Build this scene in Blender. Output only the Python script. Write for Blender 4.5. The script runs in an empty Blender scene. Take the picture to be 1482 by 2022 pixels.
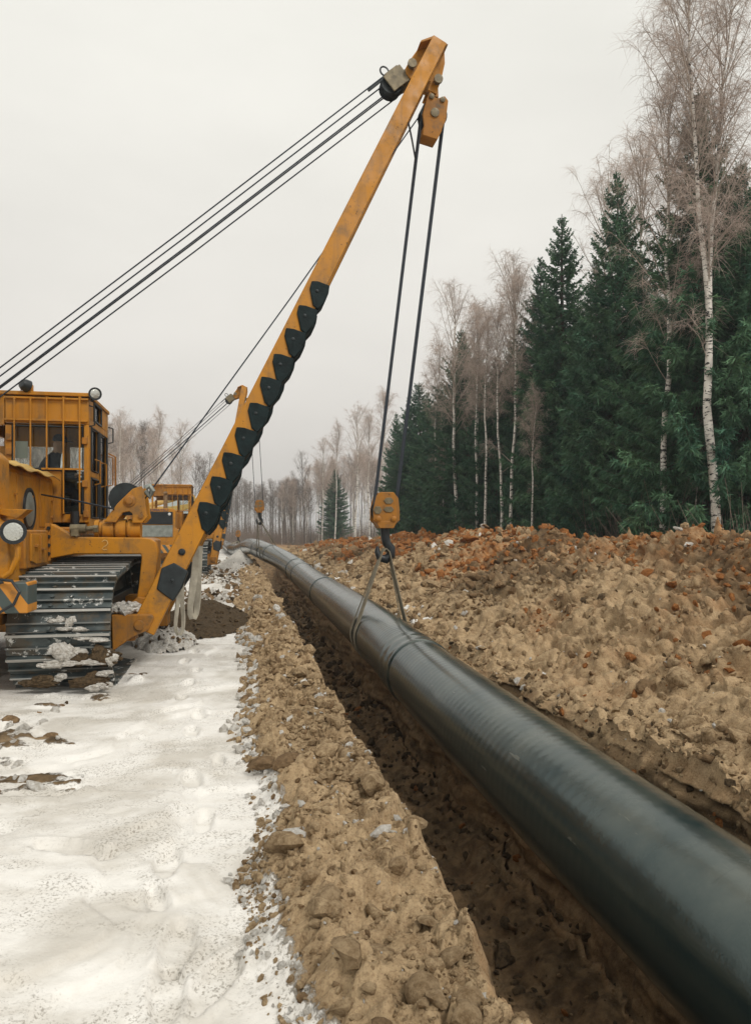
import bpy, bmesh, math, random
import numpy as np
from mathutils import Vector, Matrix

random.seed(7)
SC = bpy.context.scene
COL = SC.collection
R = math.radians

# ------------------------------------------------------------------ camera
# world: x = across the trench (to the right), y = along the trench, z = up (snow level = 0)
TH = R(10.7)            # the camera looks this much to the right of the trench direction
CAMZ = 1.6
FPX, CX, HY = 1460.0, 741.0, 1050.0      # focal length, centre column, horizon row for a 1482 x 2022 picture
cam_data = bpy.data.cameras.new('camera')
cam = bpy.data.objects.new('camera', cam_data)
COL.objects.link(cam)
cam.location = (0, 0, CAMZ)
cam.rotation_euler = (R(90), 0, -TH)
cam_data.sensor_fit = 'VERTICAL'
cam_data.sensor_height = 36.0
cam_data.lens = 36.0 * FPX / 2022.0
cam_data.shift_y = (HY - 1011.0) / 2022.0
cam_data.clip_start = 0.05
cam_data.clip_end = 3000
SC.camera = cam

# ------------------------------------------------------------------ sky and sun
SUN_EL, SUN_AZ = R(46), R(150)           # azimuth clockwise from +y: veiled sun over the right shoulder
world = bpy.data.worlds.new('World')
SC.world = world
world.use_nodes = True
wn, wl = world.node_tree.nodes, world.node_tree.links
wn.clear()
w_out = wn.new('ShaderNodeOutputWorld'); w_bg = wn.new('ShaderNodeBackground')
w_sky = wn.new('ShaderNodeTexSky'); w_sky.sky_type = 'NISHITA'; w_sky.sun_disc = False
w_sky.sun_elevation = SUN_EL; w_sky.sun_rotation = SUN_AZ; w_sky.dust_density = 6.0; w_sky.air_density = 1.5
w_hs = wn.new('ShaderNodeHueSaturation'); w_hs.inputs['Saturation'].default_value = 0.12; w_hs.inputs['Value'].default_value = 0.9
wl.new(w_sky.outputs[0], w_hs.inputs['Color'])
w_tc = wn.new('ShaderNodeTexCoord'); w_sep = wn.new('ShaderNodeSeparateXYZ')
wl.new(w_tc.outputs['Generated'], w_sep.inputs[0])
w_rmp = wn.new('ShaderNodeValToRGB')     # overcast: paler towards the zenith
e = w_rmp.color_ramp.elements
e[0].position = 0.0; e[0].color = (7.2, 6.8, 6.35, 1)
e[1].position = 1.0; e[1].color = (10.4, 10.2, 9.5, 1)
m_ = e.new(0.22); m_.color = (8.5, 8.2, 7.65, 1)
m_ = e.new(0.55); m_.color = (9.6, 9.45, 8.75, 1)
wl.new(w_sep.outputs['Z'], w_rmp.inputs[0])
w_nz = wn.new('ShaderNodeTexNoise'); w_nz.inputs['Scale'].default_value = 2.2; w_nz.inputs['Detail'].default_value = 4
w_map = wn.new('ShaderNodeMapping'); w_map.inputs['Scale'].default_value = (1, 1, 2.6)
wl.new(w_tc.outputs['Generated'], w_map.inputs[0]); wl.new(w_map.outputs[0], w_nz.inputs['Vector'])
w_mr = wn.new('ShaderNodeMapRange'); w_mr.inputs['From Min'].default_value = 0.3; w_mr.inputs['From Max'].default_value = 0.7
w_mr.inputs['To Min'].default_value = 0.93; w_mr.inputs['To Max'].default_value = 1.06
wl.new(w_nz.outputs[0], w_mr.inputs[0])
w_cl = wn.new('ShaderNodeVectorMath'); w_cl.operation = 'SCALE'
wl.new(w_rmp.outputs[0], w_cl.inputs[0]); wl.new(w_mr.outputs[0], w_cl.inputs['Scale'])
w_mix = wn.new('ShaderNodeMix'); w_mix.data_type = 'RGBA'; w_mix.inputs[0].default_value = 0.88
wl.new(w_hs.outputs[0], w_mix.inputs[6]); wl.new(w_cl.outputs[0], w_mix.inputs[7])
wl.new(w_mix.outputs[2], w_bg.inputs[0])
w_bg.inputs[1].default_value = 0.094
wl.new(w_bg.outputs[0], w_out.inputs[0])

sun_data = bpy.data.lights.new('sun', 'SUN'); sun_data.energy = 1.5; sun_data.angle = R(12); sun_data.color = (1.0, 0.96, 0.9)
sun = bpy.data.objects.new('sun', sun_data); COL.objects.link(sun)
_d = Vector((math.sin(SUN_AZ) * math.cos(SUN_EL), math.cos(SUN_AZ) * math.cos(SUN_EL), math.sin(SUN_EL)))
sun.rotation_euler = (-_d).to_track_quat('-Z', 'Y').to_euler()

SC.view_settings.view_transform = 'Standard'; SC.view_settings.look = 'None'
SC.view_settings.exposure = 0.14; SC.view_settings.gamma = 1.0; SC.view_settings.use_curve_mapping = False
SC.render.engine = 'CYCLES'
SC.cycles.use_denoising = True
SC.cycles.max_bounces = 6; SC.cycles.diffuse_bounces = 3; SC.cycles.glossy_bounces = 3
SC.cycles.transmission_bounces = 4; SC.cycles.transparent_max_bounces = 8
SC.cycles.caustics_reflective = False; SC.cycles.caustics_refractive = False

# ------------------------------------------------------------------ helpers
CT, ST = math.cos(TH), math.sin(TH)
def at(px, py, yc):
    """the point seen at that picture spot, yc metres in front of the camera"""
    xc = (px - CX) / FPX * yc
    return Vector((xc * CT + yc * ST, -xc * ST + yc * CT, CAMZ + (HY - py) / FPX * yc))
def at_y(px, py, y):
    r = (px - CX) / FPX
    return at(px, py, y / (CT - r * ST))
def at_x(px, py, x):
    r = (px - CX) / FPX
    return at(px, py, x / (r * CT + ST))

class MB:
    """collects shapes and links them as one mesh object"""
    def __init__(s): s.v = []; s.f = []; s.m = []; s.mi = 0
    def add(s, vs, fs):
        o = len(s.v); s.v += [tuple(p) for p in vs]; s.f += [tuple(i + o for i in q) for q in fs]; s.m += [s.mi] * len(fs)
        return s
    def box(s, x0, x1, y0, y1, z0, z1):
        return s.add([(x0,y0,z0),(x1,y0,z0),(x1,y1,z0),(x0,y1,z0),(x0,y0,z1),(x1,y0,z1),(x1,y1,z1),(x0,y1,z1)],
                     [(0,3,2,1),(4,5,6,7),(0,1,5,4),(1,2,6,5),(2,3,7,6),(3,0,4,7)])
    def beam(s, p0, p1, side, w0, d0, w1=None, d1=None):
        """box beam from p0 to p1; w = full width along `side`, d = full width across it"""
        w1 = w0 if w1 is None else w1; d1 = d0 if d1 is None else d1
        p0, p1 = Vector(p0), Vector(p1); t = (p1 - p0).normalized()
        sd = Vector(side); sd = (sd - t * sd.dot(t)).normalized(); n = t.cross(sd)
        vs = []
        for p, w, d in ((p0, w0, d0), (p1, w1, d1)):
            for a, b in ((-1,-1),(1,-1),(1,1),(-1,1)): vs.append(p + sd * (a * w / 2) + n * (b * d / 2))
        return s.add(vs, [(0,1,2,3),(7,6,5,4),(0,4,5,1),(1,5,6,2),(2,6,7,3),(3,7,4,0)])
    def cyl(s, p0, p1, r0, r1=None, n=16):
        r1 = r0 if r1 is None else r1
        p0, p1 = Vector(p0), Vector(p1); t = (p1 - p0).normalized()
        a = t.orthogonal().normalized(); b = t.cross(a); vs = []
        for p, r in ((p0, r0), (p1, r1)):
            for k in range(n):
                g = 2 * math.pi * k / n; vs.append(p + (a * math.cos(g) + b * math.sin(g)) * r)
        fs = [(k, (k + 1) % n, n + (k + 1) % n, n + k) for k in range(n)]
        fs += [tuple(range(n - 1, -1, -1)), tuple(range(n, 2 * n))]
        return s.add(vs, fs)
    def tube(s, pts, r, n=6, closed=False):
        pts = [Vector(p) for p in pts]; m = len(pts); vs = []; rr = r if hasattr(r, '__len__') else [r] * m
        a = None
        for i, p in enumerate(pts):
            if closed: t = pts[(i + 1) % m] - pts[i - 1]
            else: t = pts[min(i + 1, m - 1)] - pts[max(i - 1, 0)]
            t.normalize()
            if a is None: a = t.orthogonal().normalized()
            a = (a - t * a.dot(t)).normalized(); b = t.cross(a)
            for k in range(n):
                g = 2 * math.pi * k / n; vs.append(p + (a * math.cos(g) + b * math.sin(g)) * rr[i])
        fs = []
        for i in range(m if closed else m - 1):
            j = (i + 1) % m
            for k in range(n): fs.append((i*n + k, i*n + (k+1) % n, j*n + (k+1) % n, j*n + k))
        if not closed: fs += [tuple(range(n - 1, -1, -1)), tuple((m-1)*n + k for k in range(n))]
        return s.add(vs, fs)
    def prism(s, poly, vec):
        n = len(poly); vec = Vector(vec); vs = [Vector(p) for p in poly] + [Vector(p) + vec for p in poly]
        fs = [tuple(range(n)), tuple(range(2 * n - 1, n - 1, -1))] + [(k, n + k, n + (k+1) % n, (k+1) % n) for k in range(n)]
        return s.add(vs, fs)
    def prism_y(s, poly, y0, y1): return s.prism([(x, y0, z) for x, z in poly], (0, y1 - y0, 0))
    def prism_x(s, poly, x0, x1): return s.prism([(x0, y, z) for y, z in poly], (x1 - x0, 0, 0))
    def ribbon(s, pts, wdir, w, th=0.008):
        """flat strap through pts; wdir = width directions, one per point or one for all"""
        pts = [Vector(p) for p in pts]; m = len(pts); vs = []
        for i, p in enumerate(pts):
            t = (pts[min(i + 1, m - 1)] - pts[max(i - 1, 0)]).normalized()
            wd = Vector(wdir[i] if isinstance(wdir, list) else wdir); wd = (wd - t * wd.dot(t)).normalized(); n = t.cross(wd)
            ww = w[i] if hasattr(w, '__len__') else w
            for a, b in ((-1,-1),(1,-1),(1,1),(-1,1)): vs.append(p + wd * (a * ww / 2) + n * (b * th / 2))
        fs = [(0,1,2,3), tuple(4*(m-1) + k for k in (3,2,1,0))]
        for i in range(m - 1):
            for k in range(4): fs.append((4*i + k, 4*i + (k+1) % 4, 4*i + 4 + (k+1) % 4, 4*i + 4 + k))
        return s.add(vs, fs)
    def lathe(s, c, axis, prof, n=20):
        """prof = [(distance along the axis, radius)]"""
        c = Vector(c); t = Vector(axis).normalized(); a = t.orthogonal().normalized(); b = t.cross(a); vs = []
        for h, r in prof:
            for k in range(n):
                g = 2 * math.pi * k / n; vs.append(c + t * h + (a * math.cos(g) + b * math.sin(g)) * max(r, 1e-4))
        fs = []
        for i in range(len(prof) - 1):
            for k in range(n): fs.append((i*n + k, i*n + (k+1) % n, (i+1)*n + (k+1) % n, (i+1)*n + k))
        fs += [tuple(range(n - 1, -1, -1)), tuple((len(prof)-1)*n + k for k in range(n))]
        return s.add(vs, fs)
    def mesh(s, name, mats, off=(0,0,0), smooth=35):
        me = bpy.data.meshes.new(name)
        o = Vector(off)
        me.from_pydata([(p[0]-o.x, p[1]-o.y, p[2]-o.z) for p in s.v], [], s.f)
        for m in (mats if isinstance(mats, (list, tuple)) else [mats]): me.materials.append(m)
        if any(s.m): me.polygons.foreach_set('material_index', s.m)
        bm = bmesh.new(); bm.from_mesh(me); bmesh.ops.recalc_face_normals(bm, faces=bm.faces); bm.to_mesh(me); bm.free()
        if smooth: me.shade_smooth(); me.set_sharp_from_angle(angle=R(smooth))
        return me
    def build(s, name, mats, parent=None, off=(0,0,0), bevel=0, smooth=35):
        ob = bpy.data.objects.new(name, s.mesh(name, mats, off, smooth)); COL.objects.link(ob)
        if parent: ob.parent = parent
        if bevel:
            b = ob.modifiers.new('bevel', 'BEVEL'); b.width = bevel; b.segments = 2; b.limit_method = 'ANGLE'; b.angle_limit = R(40)
        return ob

def tag(o, label=None, cat=None, group=None, kind=None):
    if label: o['label'] = label
    if cat: o['category'] = cat
    if group: o['group'] = group
    if kind: o['kind'] = kind
    return o
def empty(name, loc=(0,0,0), rz=0.0, parent=None):
    o = bpy.data.objects.new(name, None); COL.objects.link(o); o.location = loc; o.rotation_euler = (0, 0, rz); o.empty_display_size = 0.2
    if parent: o.parent = parent
    return o
def link(name, me, parent=None, M=None):
    o = bpy.data.objects.new(name, me); COL.objects.link(o)
    if parent: o.parent = parent
    if M is not None: o.matrix_local = M
    return o

# ------------------------------------------------------------------ numpy noise
def _h(ix, iy, seed):
    a = (ix.astype(np.int64) * 374761393 + iy.astype(np.int64) * 668265263 + seed * 1442695041) & 0xFFFFFFFF
    a = ((a ^ (a >> 13)) * 1274126177) & 0xFFFFFFFF
    a = ((a ^ (a >> 16)) * 2246822519) & 0xFFFFFFFF
    return ((a ^ (a >> 15)) & 0xFFFFFF) / float(0xFFFFFF)
def vnoise(x, y, seed=0):
    ix, iy = np.floor(x), np.floor(y); fx, fy = x - ix, y - iy
    ux, uy = fx*fx*fx*(fx*(fx*6-15)+10), fy*fy*fy*(fy*(fy*6-15)+10)
    a, b = _h(ix, iy, seed), _h(ix+1, iy, seed); c, d = _h(ix, iy+1, seed), _h(ix+1, iy+1, seed)
    return (a + (b-a)*ux + (c-a)*uy + (a-b-c+d)*ux*uy) * 2 - 1
def fbm(x, y, octv=4, seed=0, gain=0.5):
    r = 0; a = 1.0; s = 0
    for k in range(octv):
        r = r + a * vnoise(x, y, seed + k * 17); s += a; a *= gain; x = x * 2.03 + 3.1; y = y * 2.03 + 1.7
    return r / s
def lumps(x, y, seed=0, rad=0.75):
    """rounded clods: 0 between them, 1 on their tops; also a random number for each clod"""
    ix, iy = np.floor(x), np.floor(y); best = np.full(x.shape, 9.0); idn = np.zeros(x.shape)
    for dx in (-1, 0, 1):
        for dy in (-1, 0, 1):
            cx, cy = ix + dx, iy + dy
            px, py = cx + _h(cx, cy, seed), cy + _h(cx, cy, seed + 5)
            hh = _h(cx, cy, seed + 9)
            d = np.hypot(x - px, y - py) / (0.45 + 0.75 * hh)
            m = d < best; best = np.where(m, d, best); idn = np.where(m, hh, idn)
    return np.sqrt(np.clip(1 - (best / rad) ** 2, 0, 1)), idn
def slabs(x, y, seed=0):
    """broken chunks: every cell is a tilted facet; returns height about 0..1 and the cell's random number"""
    ix, iy = np.floor(x), np.floor(y); best = np.full(x.shape, 9.0); idn = np.zeros(x.shape); hgt = np.zeros(x.shape); sec = np.full(x.shape, 9.0)
    for dx in (-1, 0, 1):
        for dy in (-1, 0, 1):
            cx, cy = ix + dx, iy + dy
            px, py = cx + _h(cx, cy, seed), cy + _h(cx, cy, seed + 5); hh = _h(cx, cy, seed + 9)
            d = (np.abs(x - px) + np.abs(y - py)) * .5 + np.hypot(x - px, y - py) * .5
            tl = (_h(cx, cy, seed + 21) - .5) * (x - px) + (_h(cx, cy, seed + 23) - .5) * (y - py)
            m = d < best; sec = np.where(m, best, np.minimum(sec, d)); best = np.where(m, d, best); idn = np.where(m, hh, idn); hgt = np.where(m, hh * .7 + 1.5 * tl, hgt)
    return hgt * np.clip((sec - best) * 6, 0, 1), idn
def smooth(a, b, x):
    t = np.clip((x - a) / (b - a), 0, 1); return t * t * (3 - 2 * t)

# ------------------------------------------------------------------ materials
MATS = {}
def node_mat(name):
    m = bpy.data.materials.new(name); m.use_nodes = True; MATS[name] = m
    nt = m.node_tree; return m, nt, nt.nodes, nt.links, nt.nodes['Principled BSDF']
def _tc(n, l, scale=(1,1,1), kind='Object'):
    tc = n.new('ShaderNodeTexCoord'); mp = n.new('ShaderNodeMapping'); mp.inputs['Scale'].default_value = scale
    l.new(tc.outputs[kind], mp.inputs[0]); return mp.outputs[0]
def _noise(n, l, vec, scale, detail=5, rough=0.55, dist=0):
    z = n.new('ShaderNodeTexNoise'); z.inputs['Scale'].default_value = scale; z.inputs['Detail'].default_value = detail
    z.inputs['Roughness'].default_value = rough; z.inputs['Distortion'].default_value = dist
    if vec is not None: l.new(vec, z.inputs['Vector'])
    return z.outputs[0]
def _ramp(n, l, src, p0, p1, c0=(0,0,0,1), c1=(1,1,1,1)):
    r = n.new('ShaderNodeValToRGB'); r.color_ramp.elements[0].position = p0; r.color_ramp.elements[1].position = p1
    r.color_ramp.elements[0].color = c0; r.color_ramp.elements[1].color = c1; l.new(src, r.inputs[0]); return r.outputs[0]
def _mix(n, l, fac, a, b, mode='MIX'):
    m = n.new('ShaderNodeMix'); m.data_type = 'RGBA'; m.blend_type = mode
    for sock, val in ((m.inputs[0], fac), (m.inputs[6], a), (m.inputs[7], b)):
        if isinstance(val, (int, float)): sock.default_value = val
        elif isinstance(val, tuple): sock.default_value = (val + (1,))[:4]
        else: l.new(val, sock)
    return m.outputs[2]
def _math(n, l, op, a, b=0.0, clamp=False):
    m = n.new('ShaderNodeMath'); m.operation = op; m.use_clamp = clamp
    for sock, val in ((m.inputs[0], a), (m.inputs[1], b)):
        if isinstance(val, (int, float)): sock.default_value = val
        else: l.new(val, sock)
    return m.outputs[0]
def _bump(n, l, bsdf, src, strength, dist):
    b = n.new('ShaderNodeBump'); b.inputs['Strength'].default_value = strength; b.inputs['Distance'].default_value = dist
    l.new(src, b.inputs['Height']); l.new(b.outputs[0], bsdf.inputs['Normal']); return b

def paint(name, col, dirt=(0.10, 0.075, 0.045), amount=0.5, rough=0.45, scale=1.0):
    """old machine paint: faded patches, grime streaks running down, chips"""
    m, nt, n, l, b = node_mat(name)
    v = _tc(n, l)
    fade = _mix(n, l, _ramp(n, l, _noise(n, l, v, 1.7 * scale, 4), 0.35, 0.7), col, tuple(c * 0.78 + 0.015 for c in col))
    vs = _tc(n, l, (9, 9, 0.9))
    streak = _ramp(n, l, _noise(n, l, vs, 1.0 * scale, 5, 0.6), 0.52, 0.78)
    c1 = _mix(n, l, _math(n, l, 'MULTIPLY', streak, 0.55 * amount), fade, dirt)
    grime = _ramp(n, l, _noise(n, l, v, 3.6 * scale, 8, 0.7), 0.50, 0.70)
    c2 = _mix(n, l, _math(n, l, 'MULTIPLY', grime, 0.75 * amount), c1, dirt)
    chip = _ramp(n, l, _noise(n, l, v, 24 * scale, 4, 0.7), 0.655, 0.675)
    c3 = _mix(n, l, _math(n, l, 'MULTIPLY', chip, min(1, amount * 1.4)), c2, (0.05, 0.028, 0.016))
    l.new(c3, b.inputs['Base Color'])
    l.new(_ramp(n, l, _noise(n, l, v, 6, 4), 0.3, 0.75, (rough - .1,)*3 + (1,), (rough + .25,)*3 + (1,)), b.inputs['Roughness'])
    b.inputs['Specular IOR Level'].default_value = 0.28
    _bump(n, l, b, _noise(n, l, v, 30, 3), 0.12, 0.01)
    return m
def plain(name, col, rough=0.6, metal=0.0, var=0.25, scale=6.0, bump=0.1, bd=0.01, spec=0.5):
    m, nt, n, l, b = node_mat(name)
    v = _tc(n, l)
    c = _mix(n, l, _ramp(n, l, _noise(n, l, v, scale, 6, 0.62), 0.3, 0.7), tuple(x * (1 - var) for x in col), tuple(min(1, x * (1 + var)) for x in col))
    l.new(c, b.inputs['Base Color'])
    b.inputs['Roughness'].default_value = rough; b.inputs['Metallic'].default_value = metal
    b.inputs['Specular IOR Level'].default_value = spec
    if bump: _bump(n, l, b, _noise(n, l, v, scale * 4, 5, 0.6), bump, bd)
    return m

YEL = paint('yellow_paint', (0.475, 0.198, 0.009), amount=0.95)
YEL2 = paint('yellow_paint_dirty', (0.385, 0.155, 0.012), amount=1.3)
CREAM = paint('pale_yellow_paint', (0.62, 0.40, 0.12), amount=0.5)
RUBBER = plain('black_rubber', (0.006, 0.0135, 0.0145), 0.6, 0, 0.5, 9, 0.35, 0.01, 0.14)
DARK = plain('dark_steel', (0.022, 0.028, 0.03), 0.5, 0.5, 0.4, 8, 0.15)
BLACK = plain('black_paint', (0.010, 0.014, 0.017), 0.45, 0, 0.3, 8, 0.05)
CABLE = plain('cable_steel', (0.032, 0.042, 0.055), 0.45, 0.6, 0.2, 40, 0.2)
GREYST = plain('grey_steel', (0.21, 0.23, 0.21), 0.5, 0.4, 0.3, 7, 0.1)
STRAP = plain('sling_webbing', (0.19, 0.165, 0.115), 0.85, 0, 0.3, 14, 0.3, 0.004)
STRAPW = plain('pale_sling_webbing', (0.40, 0.37, 0.30), 0.9, 0, 0.25, 9, 0.4, 0.01)
GREASE = plain('greasy_metal', (0.16, 0.13, 0.075), 0.5, 0.3, 0.5, 12, 0.3)
CHALK = plain('chalk', (0.62, 0.42, 0.16), 0.9, 0, 0.1, 20, 0)
LETTER = plain('lettering', (0.03, 0.03, 0.09), 0.6, 0, 0.1, 20, 0)
CLOTH = plain('dark_blue_cloth', (0.012, 0.017, 0.034), 0.9, 0, 0.2, 20, 0.2)
SKIN = plain('skin', (0.42, 0.25, 0.17), 0.6, 0, 0.08, 10, 0.05)
WHITE = plain('white_paper', (0.55, 0.56, 0.55), 0.7, 0, 0.05, 10, 0)
LAMPG, _nt, _n, _l, _b = node_mat('lamp_glass')
_b.inputs['Base Color'].default_value = (0.55, 0.56, 0.52, 1); _b.inputs['Metallic'].default_value = 0.7; _b.inputs['Roughness'].default_value = 0.18
_bump(_n, _l, _b, _noise(_n, _l, _tc(_n, _l, (1, 1, 1)), 60, 1), 0.5, 0.01)
GLASS, _nt, _n, _l, _b = node_mat('window_glass')
_b.inputs['Base Color'].default_value = (0.55, 0.62, 0.6, 1); _b.inputs['Transmission Weight'].default_value = 0.0
_b.inputs['Roughness'].default_value = 0.06
_tr = _n.new('ShaderNodeBsdfTransparent'); _tr.inputs[0].default_value = (0.86, 0.90, 0.88, 1)
_gl = _n.new('ShaderNodeBsdfGlossy'); _gl.inputs['Roughness'].default_value = 0.05
_fr = _n.new('ShaderNodeFresnel'); _fr.inputs['IOR'].default_value = 1.3
_ms = _n.new('ShaderNodeMixShader'); _l.new(_fr.outputs[0], _ms.inputs[0]); _l.new(_tr.outputs[0], _ms.inputs[1]); _l.new(_gl.outputs[0], _ms.inputs[2])
_l.new(_ms.outputs[0], _nt.nodes['Material Output'].inputs[0])

def shoe_material():
    m, nt, n, l, b = node_mat('track_shoe_steel')
    v = _tc(n, l)
    oi = n.new('ShaderNodeObjectInfo')
    vr = n.new('ShaderNodeVectorMath'); vr.operation = 'ADD'; l.new(v, vr.inputs[0]); 
    sc_ = n.new('ShaderNodeVectorMath'); sc_.operation = 'SCALE'; sc_.inputs[0].default_value = (37, 91, 53); l.new(oi.outputs['Random'], sc_.inputs['Scale'])
    l.new(sc_.outputs[0], vr.inputs[1]); vv = vr.outputs[0]
    base = _mix(n, l, _ramp(n, l, _noise(n, l, vv, 5, 5), 0.35, 0.68), (0.018, 0.029, 0.032), (0.075, 0.092, 0.090))
    mud = _ramp(n, l, _noise(n, l, vv, 3.5, 7, 0.7), 0.50, 0.58)
    c = _mix(n, l, _math(n, l, 'MULTIPLY', mud, 0.8), base, (0.075, 0.058, 0.036))
    snow = _ramp(n, l, _noise(n, l, vv, 6.5, 8, 0.7), 0.595, 0.64)
    c = _mix(n, l, snow, c, (0.62, 0.62, 0.59))
    # the rubbed top of the grouser is bright
    sep = n.new('ShaderNodeSeparateXYZ'); l.new(_tc(n, l), sep.inputs[0])
    worn = _ramp(n, l, sep.outputs['Z'], 0.058, 0.066)
    c = _mix(n, l, _math(n, l, 'MULTIPLY', worn, 0.85), c, (0.40, 0.39, 0.36))
    l.new(c, b.inputs['Base Color'])
    b.inputs['Metallic'].default_value = 0.15; b.inputs['Roughness'].default_value = 0.5
    _bump(n, l, b, _noise(n, l, vv, 25, 4), 0.25, 0.01)
    return m
SHOE = shoe_material()

def hazard_material():
    m, nt, n, l, b = node_mat('hazard_stripes')
    v = _tc(n, l)
    w = n.new('ShaderNodeTexWave'); w.wave_type = 'BANDS'; w.bands_direction = 'DIAGONAL'; w.wave_profile = 'SAW'
    mp = n.new('ShaderNodeMapping'); mp.inputs['Scale'].default_value = (4.3, 0, 3.0); l.new(v, mp.inputs[0]); l.new(mp.outputs[0], w.inputs['Vector'])
    w.inputs['Scale'].default_value = 0.6; w.inputs['Distortion'].default_value = 0
    st = _ramp(n, l, w.outputs['Fac'], 0.48, 0.50)
    g = _ramp(n, l, _noise(n, l, v, 8, 6, 0.65), 0.55, 0.7)
    c = _mix(n, l, st, (0.055, 0.075, 0.07), (0.52, 0.21, 0.02))
    c = _mix(n, l, _math(n, l, 'MULTIPLY', g, 0.6), c, (0.09, 0.07, 0.045))
    l.new(c, b.inputs['Base Color']); b.inputs['Roughness'].default_value = 0.55
    return m
HAZ = hazard_material()

def ground_material():
    m, nt, n, l, b = node_mat('ground_surface')
    at_ = n.new('ShaderNodeAttribute'); at_.attribute_name = 'masks'
    sp = n.new('ShaderNodeSeparateColor'); l.new(at_.outputs['Color'], sp.inputs[0])
    soil_a, red_a, dark_a = sp.outputs[0], sp.outputs[1], sp.outputs[2]
    v = _tc(n, l)
    n_big = _noise(n, l, v, 1.1, 5); n_mid = _noise(n, l, v, 7, 6, 0.62); n_fine = _noise(n, l, v, 38, 6, 0.68)
    # soil colours
    soil = _mix(n, l, _ramp(n, l, n_mid, 0.36, 0.60), (0.19, 0.12, 0.06), (0.56, 0.41, 0.245))
    soil = _mix(n, l, _math(n, l, 'MULTIPLY', _ramp(n, l, n_fine, 0.48, 0.72), 0.6), soil, (0.60, 0.455, 0.285))
    crumb = _ramp(n, l, _noise(n, l, v, 90, 4, 0.7), 0.40, 0.50)
    soil = _mix(n, l, 0.45, soil, _mix(n, l, crumb, (0.17, 0.105, 0.052), (0.44, 0.315, 0.18)))
    redf = _math(n, l, 'MULTIPLY', red_a, _ramp(n, l, _noise(n, l, v, 3.1, 6, 0.66), 0.36, 0.62))
    redc = _mix(n, l, _ramp(n, l, n_mid, 0.35, 0.65), (0.21, 0.08, 0.024), (0.44, 0.195, 0.062))
    soil = _mix(n, l, redf, soil, redc)
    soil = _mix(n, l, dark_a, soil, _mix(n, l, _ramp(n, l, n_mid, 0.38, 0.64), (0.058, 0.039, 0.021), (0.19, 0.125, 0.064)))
    # snow: old, trodden, grey specks in patches
    patch = _ramp(n, l, _noise(n, l, v, 1.3, 5, 0.6, 0.6), 0.44, 0.60)
    speck = _ramp(n, l, _noise(n, l, v, 70, 3, 0.75), 0.53, 0.60)
    vst = _tc(n, l, (3.0, 11.0, 3.0))
    smear = _ramp(n, l, _noise(n, l, vst, 1.0, 5, 0.6), 0.46, 0.72)
    snow = _mix(n, l, _math(n, l, 'MULTIPLY', patch, 0.6), (0.77, 0.75, 0.71), (0.43, 0.395, 0.335))
    snow = _mix(n, l, _math(n, l, 'MULTIPLY', smear, 0.24), snow, (0.56, 0.51, 0.43))
    snow = _mix(n, l, _math(n, l, 'MULTIPLY', _math(n, l, 'MULTIPLY', speck, _ramp(n, l, _noise(n, l, v, 2.4, 5, 0.65, 0.8), 0.44, 0.58)), 0.62), snow, (0.16, 0.135, 0.10))
    dots = _ramp(n, l, _noise(n, l, v, 120, 2, 0.7), 0.70, 0.73)
    snow = _mix(n, l, _math(n, l, 'MULTIPLY', dots, 0.55), snow, (0.10, 0.08, 0.055))
    # ragged border between the two
    edge = _math(n, l, 'ADD', soil_a, _math(n, l, 'MULTIPLY', _math(n, l, 'SUBTRACT', _noise(n, l, v, 16, 7, 0.7), 0.5), 0.9))
    fac = _ramp(n, l, edge, 0.44, 0.56)
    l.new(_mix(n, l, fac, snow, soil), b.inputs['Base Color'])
    l.new(_ramp(n, l, fac, 0, 1, (0.55, 0.55, 0.55, 1), (0.95, 0.95, 0.95, 1)), b.inputs['Roughness'])
    b.inputs['Specular IOR Level'].default_value = 0.25
    hgt = _math(n, l, 'ADD', _math(n, l, 'MULTIPLY', _noise(n, l, v, 22, 8, 0.7), fac), _math(n, l, 'MULTIPLY', _noise(n, l, v, 60, 4, 0.6), 0.12))
    _bump(n, l, b, hgt, 0.85, 0.035)
    return m
GROUND = ground_material()

def clod_mat(name, c0, c1, rough=0.95):
    m, nt, n, l, b = node_mat(name)
    geo = n.new('ShaderNodeNewGeometry'); v = geo.outputs['Position']
    c = _mix(n, l, _ramp(n, l, _noise(n, l, v, 30, 7, 0.7), 0.36, 0.62), c0, c1)
    c = _mix(n, l, _math(n, l, 'MULTIPLY', geo.outputs['Random Per Island'], 0.4), c, tuple(x * 0.7 for x in c0))
    l.new(c, b.inputs['Base Color']); b.inputs['Roughness'].default_value = rough; b.inputs['Specular IOR Level'].default_value = 0.2
    _bump(n, l, b, _noise(n, l, v, 42, 8, 0.72), 1.0, 0.03)
    return m
C_BEIGE = clod_mat('beige_soil', (0.22, 0.142, 0.072), (0.56, 0.415, 0.25))
C_BROWN = clod_mat('brown_soil', (0.15, 0.092, 0.046), (0.33, 0.22, 0.12))
C_RED = clod_mat('red_clay', (0.20, 0.075, 0.022), (0.44, 0.19, 0.062))
C_DARK = clod_mat('dark_wet_soil', (0.05, 0.035, 0.02), (0.15, 0.102, 0.056))
C_SNOW = clod_mat('snow_lump', (0.44, 0.40, 0.34), (0.80, 0.785, 0.745), 0.7)
CLODM = [C_BEIGE, C_BROWN, C_RED, C_DARK, C_SNOW]

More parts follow.
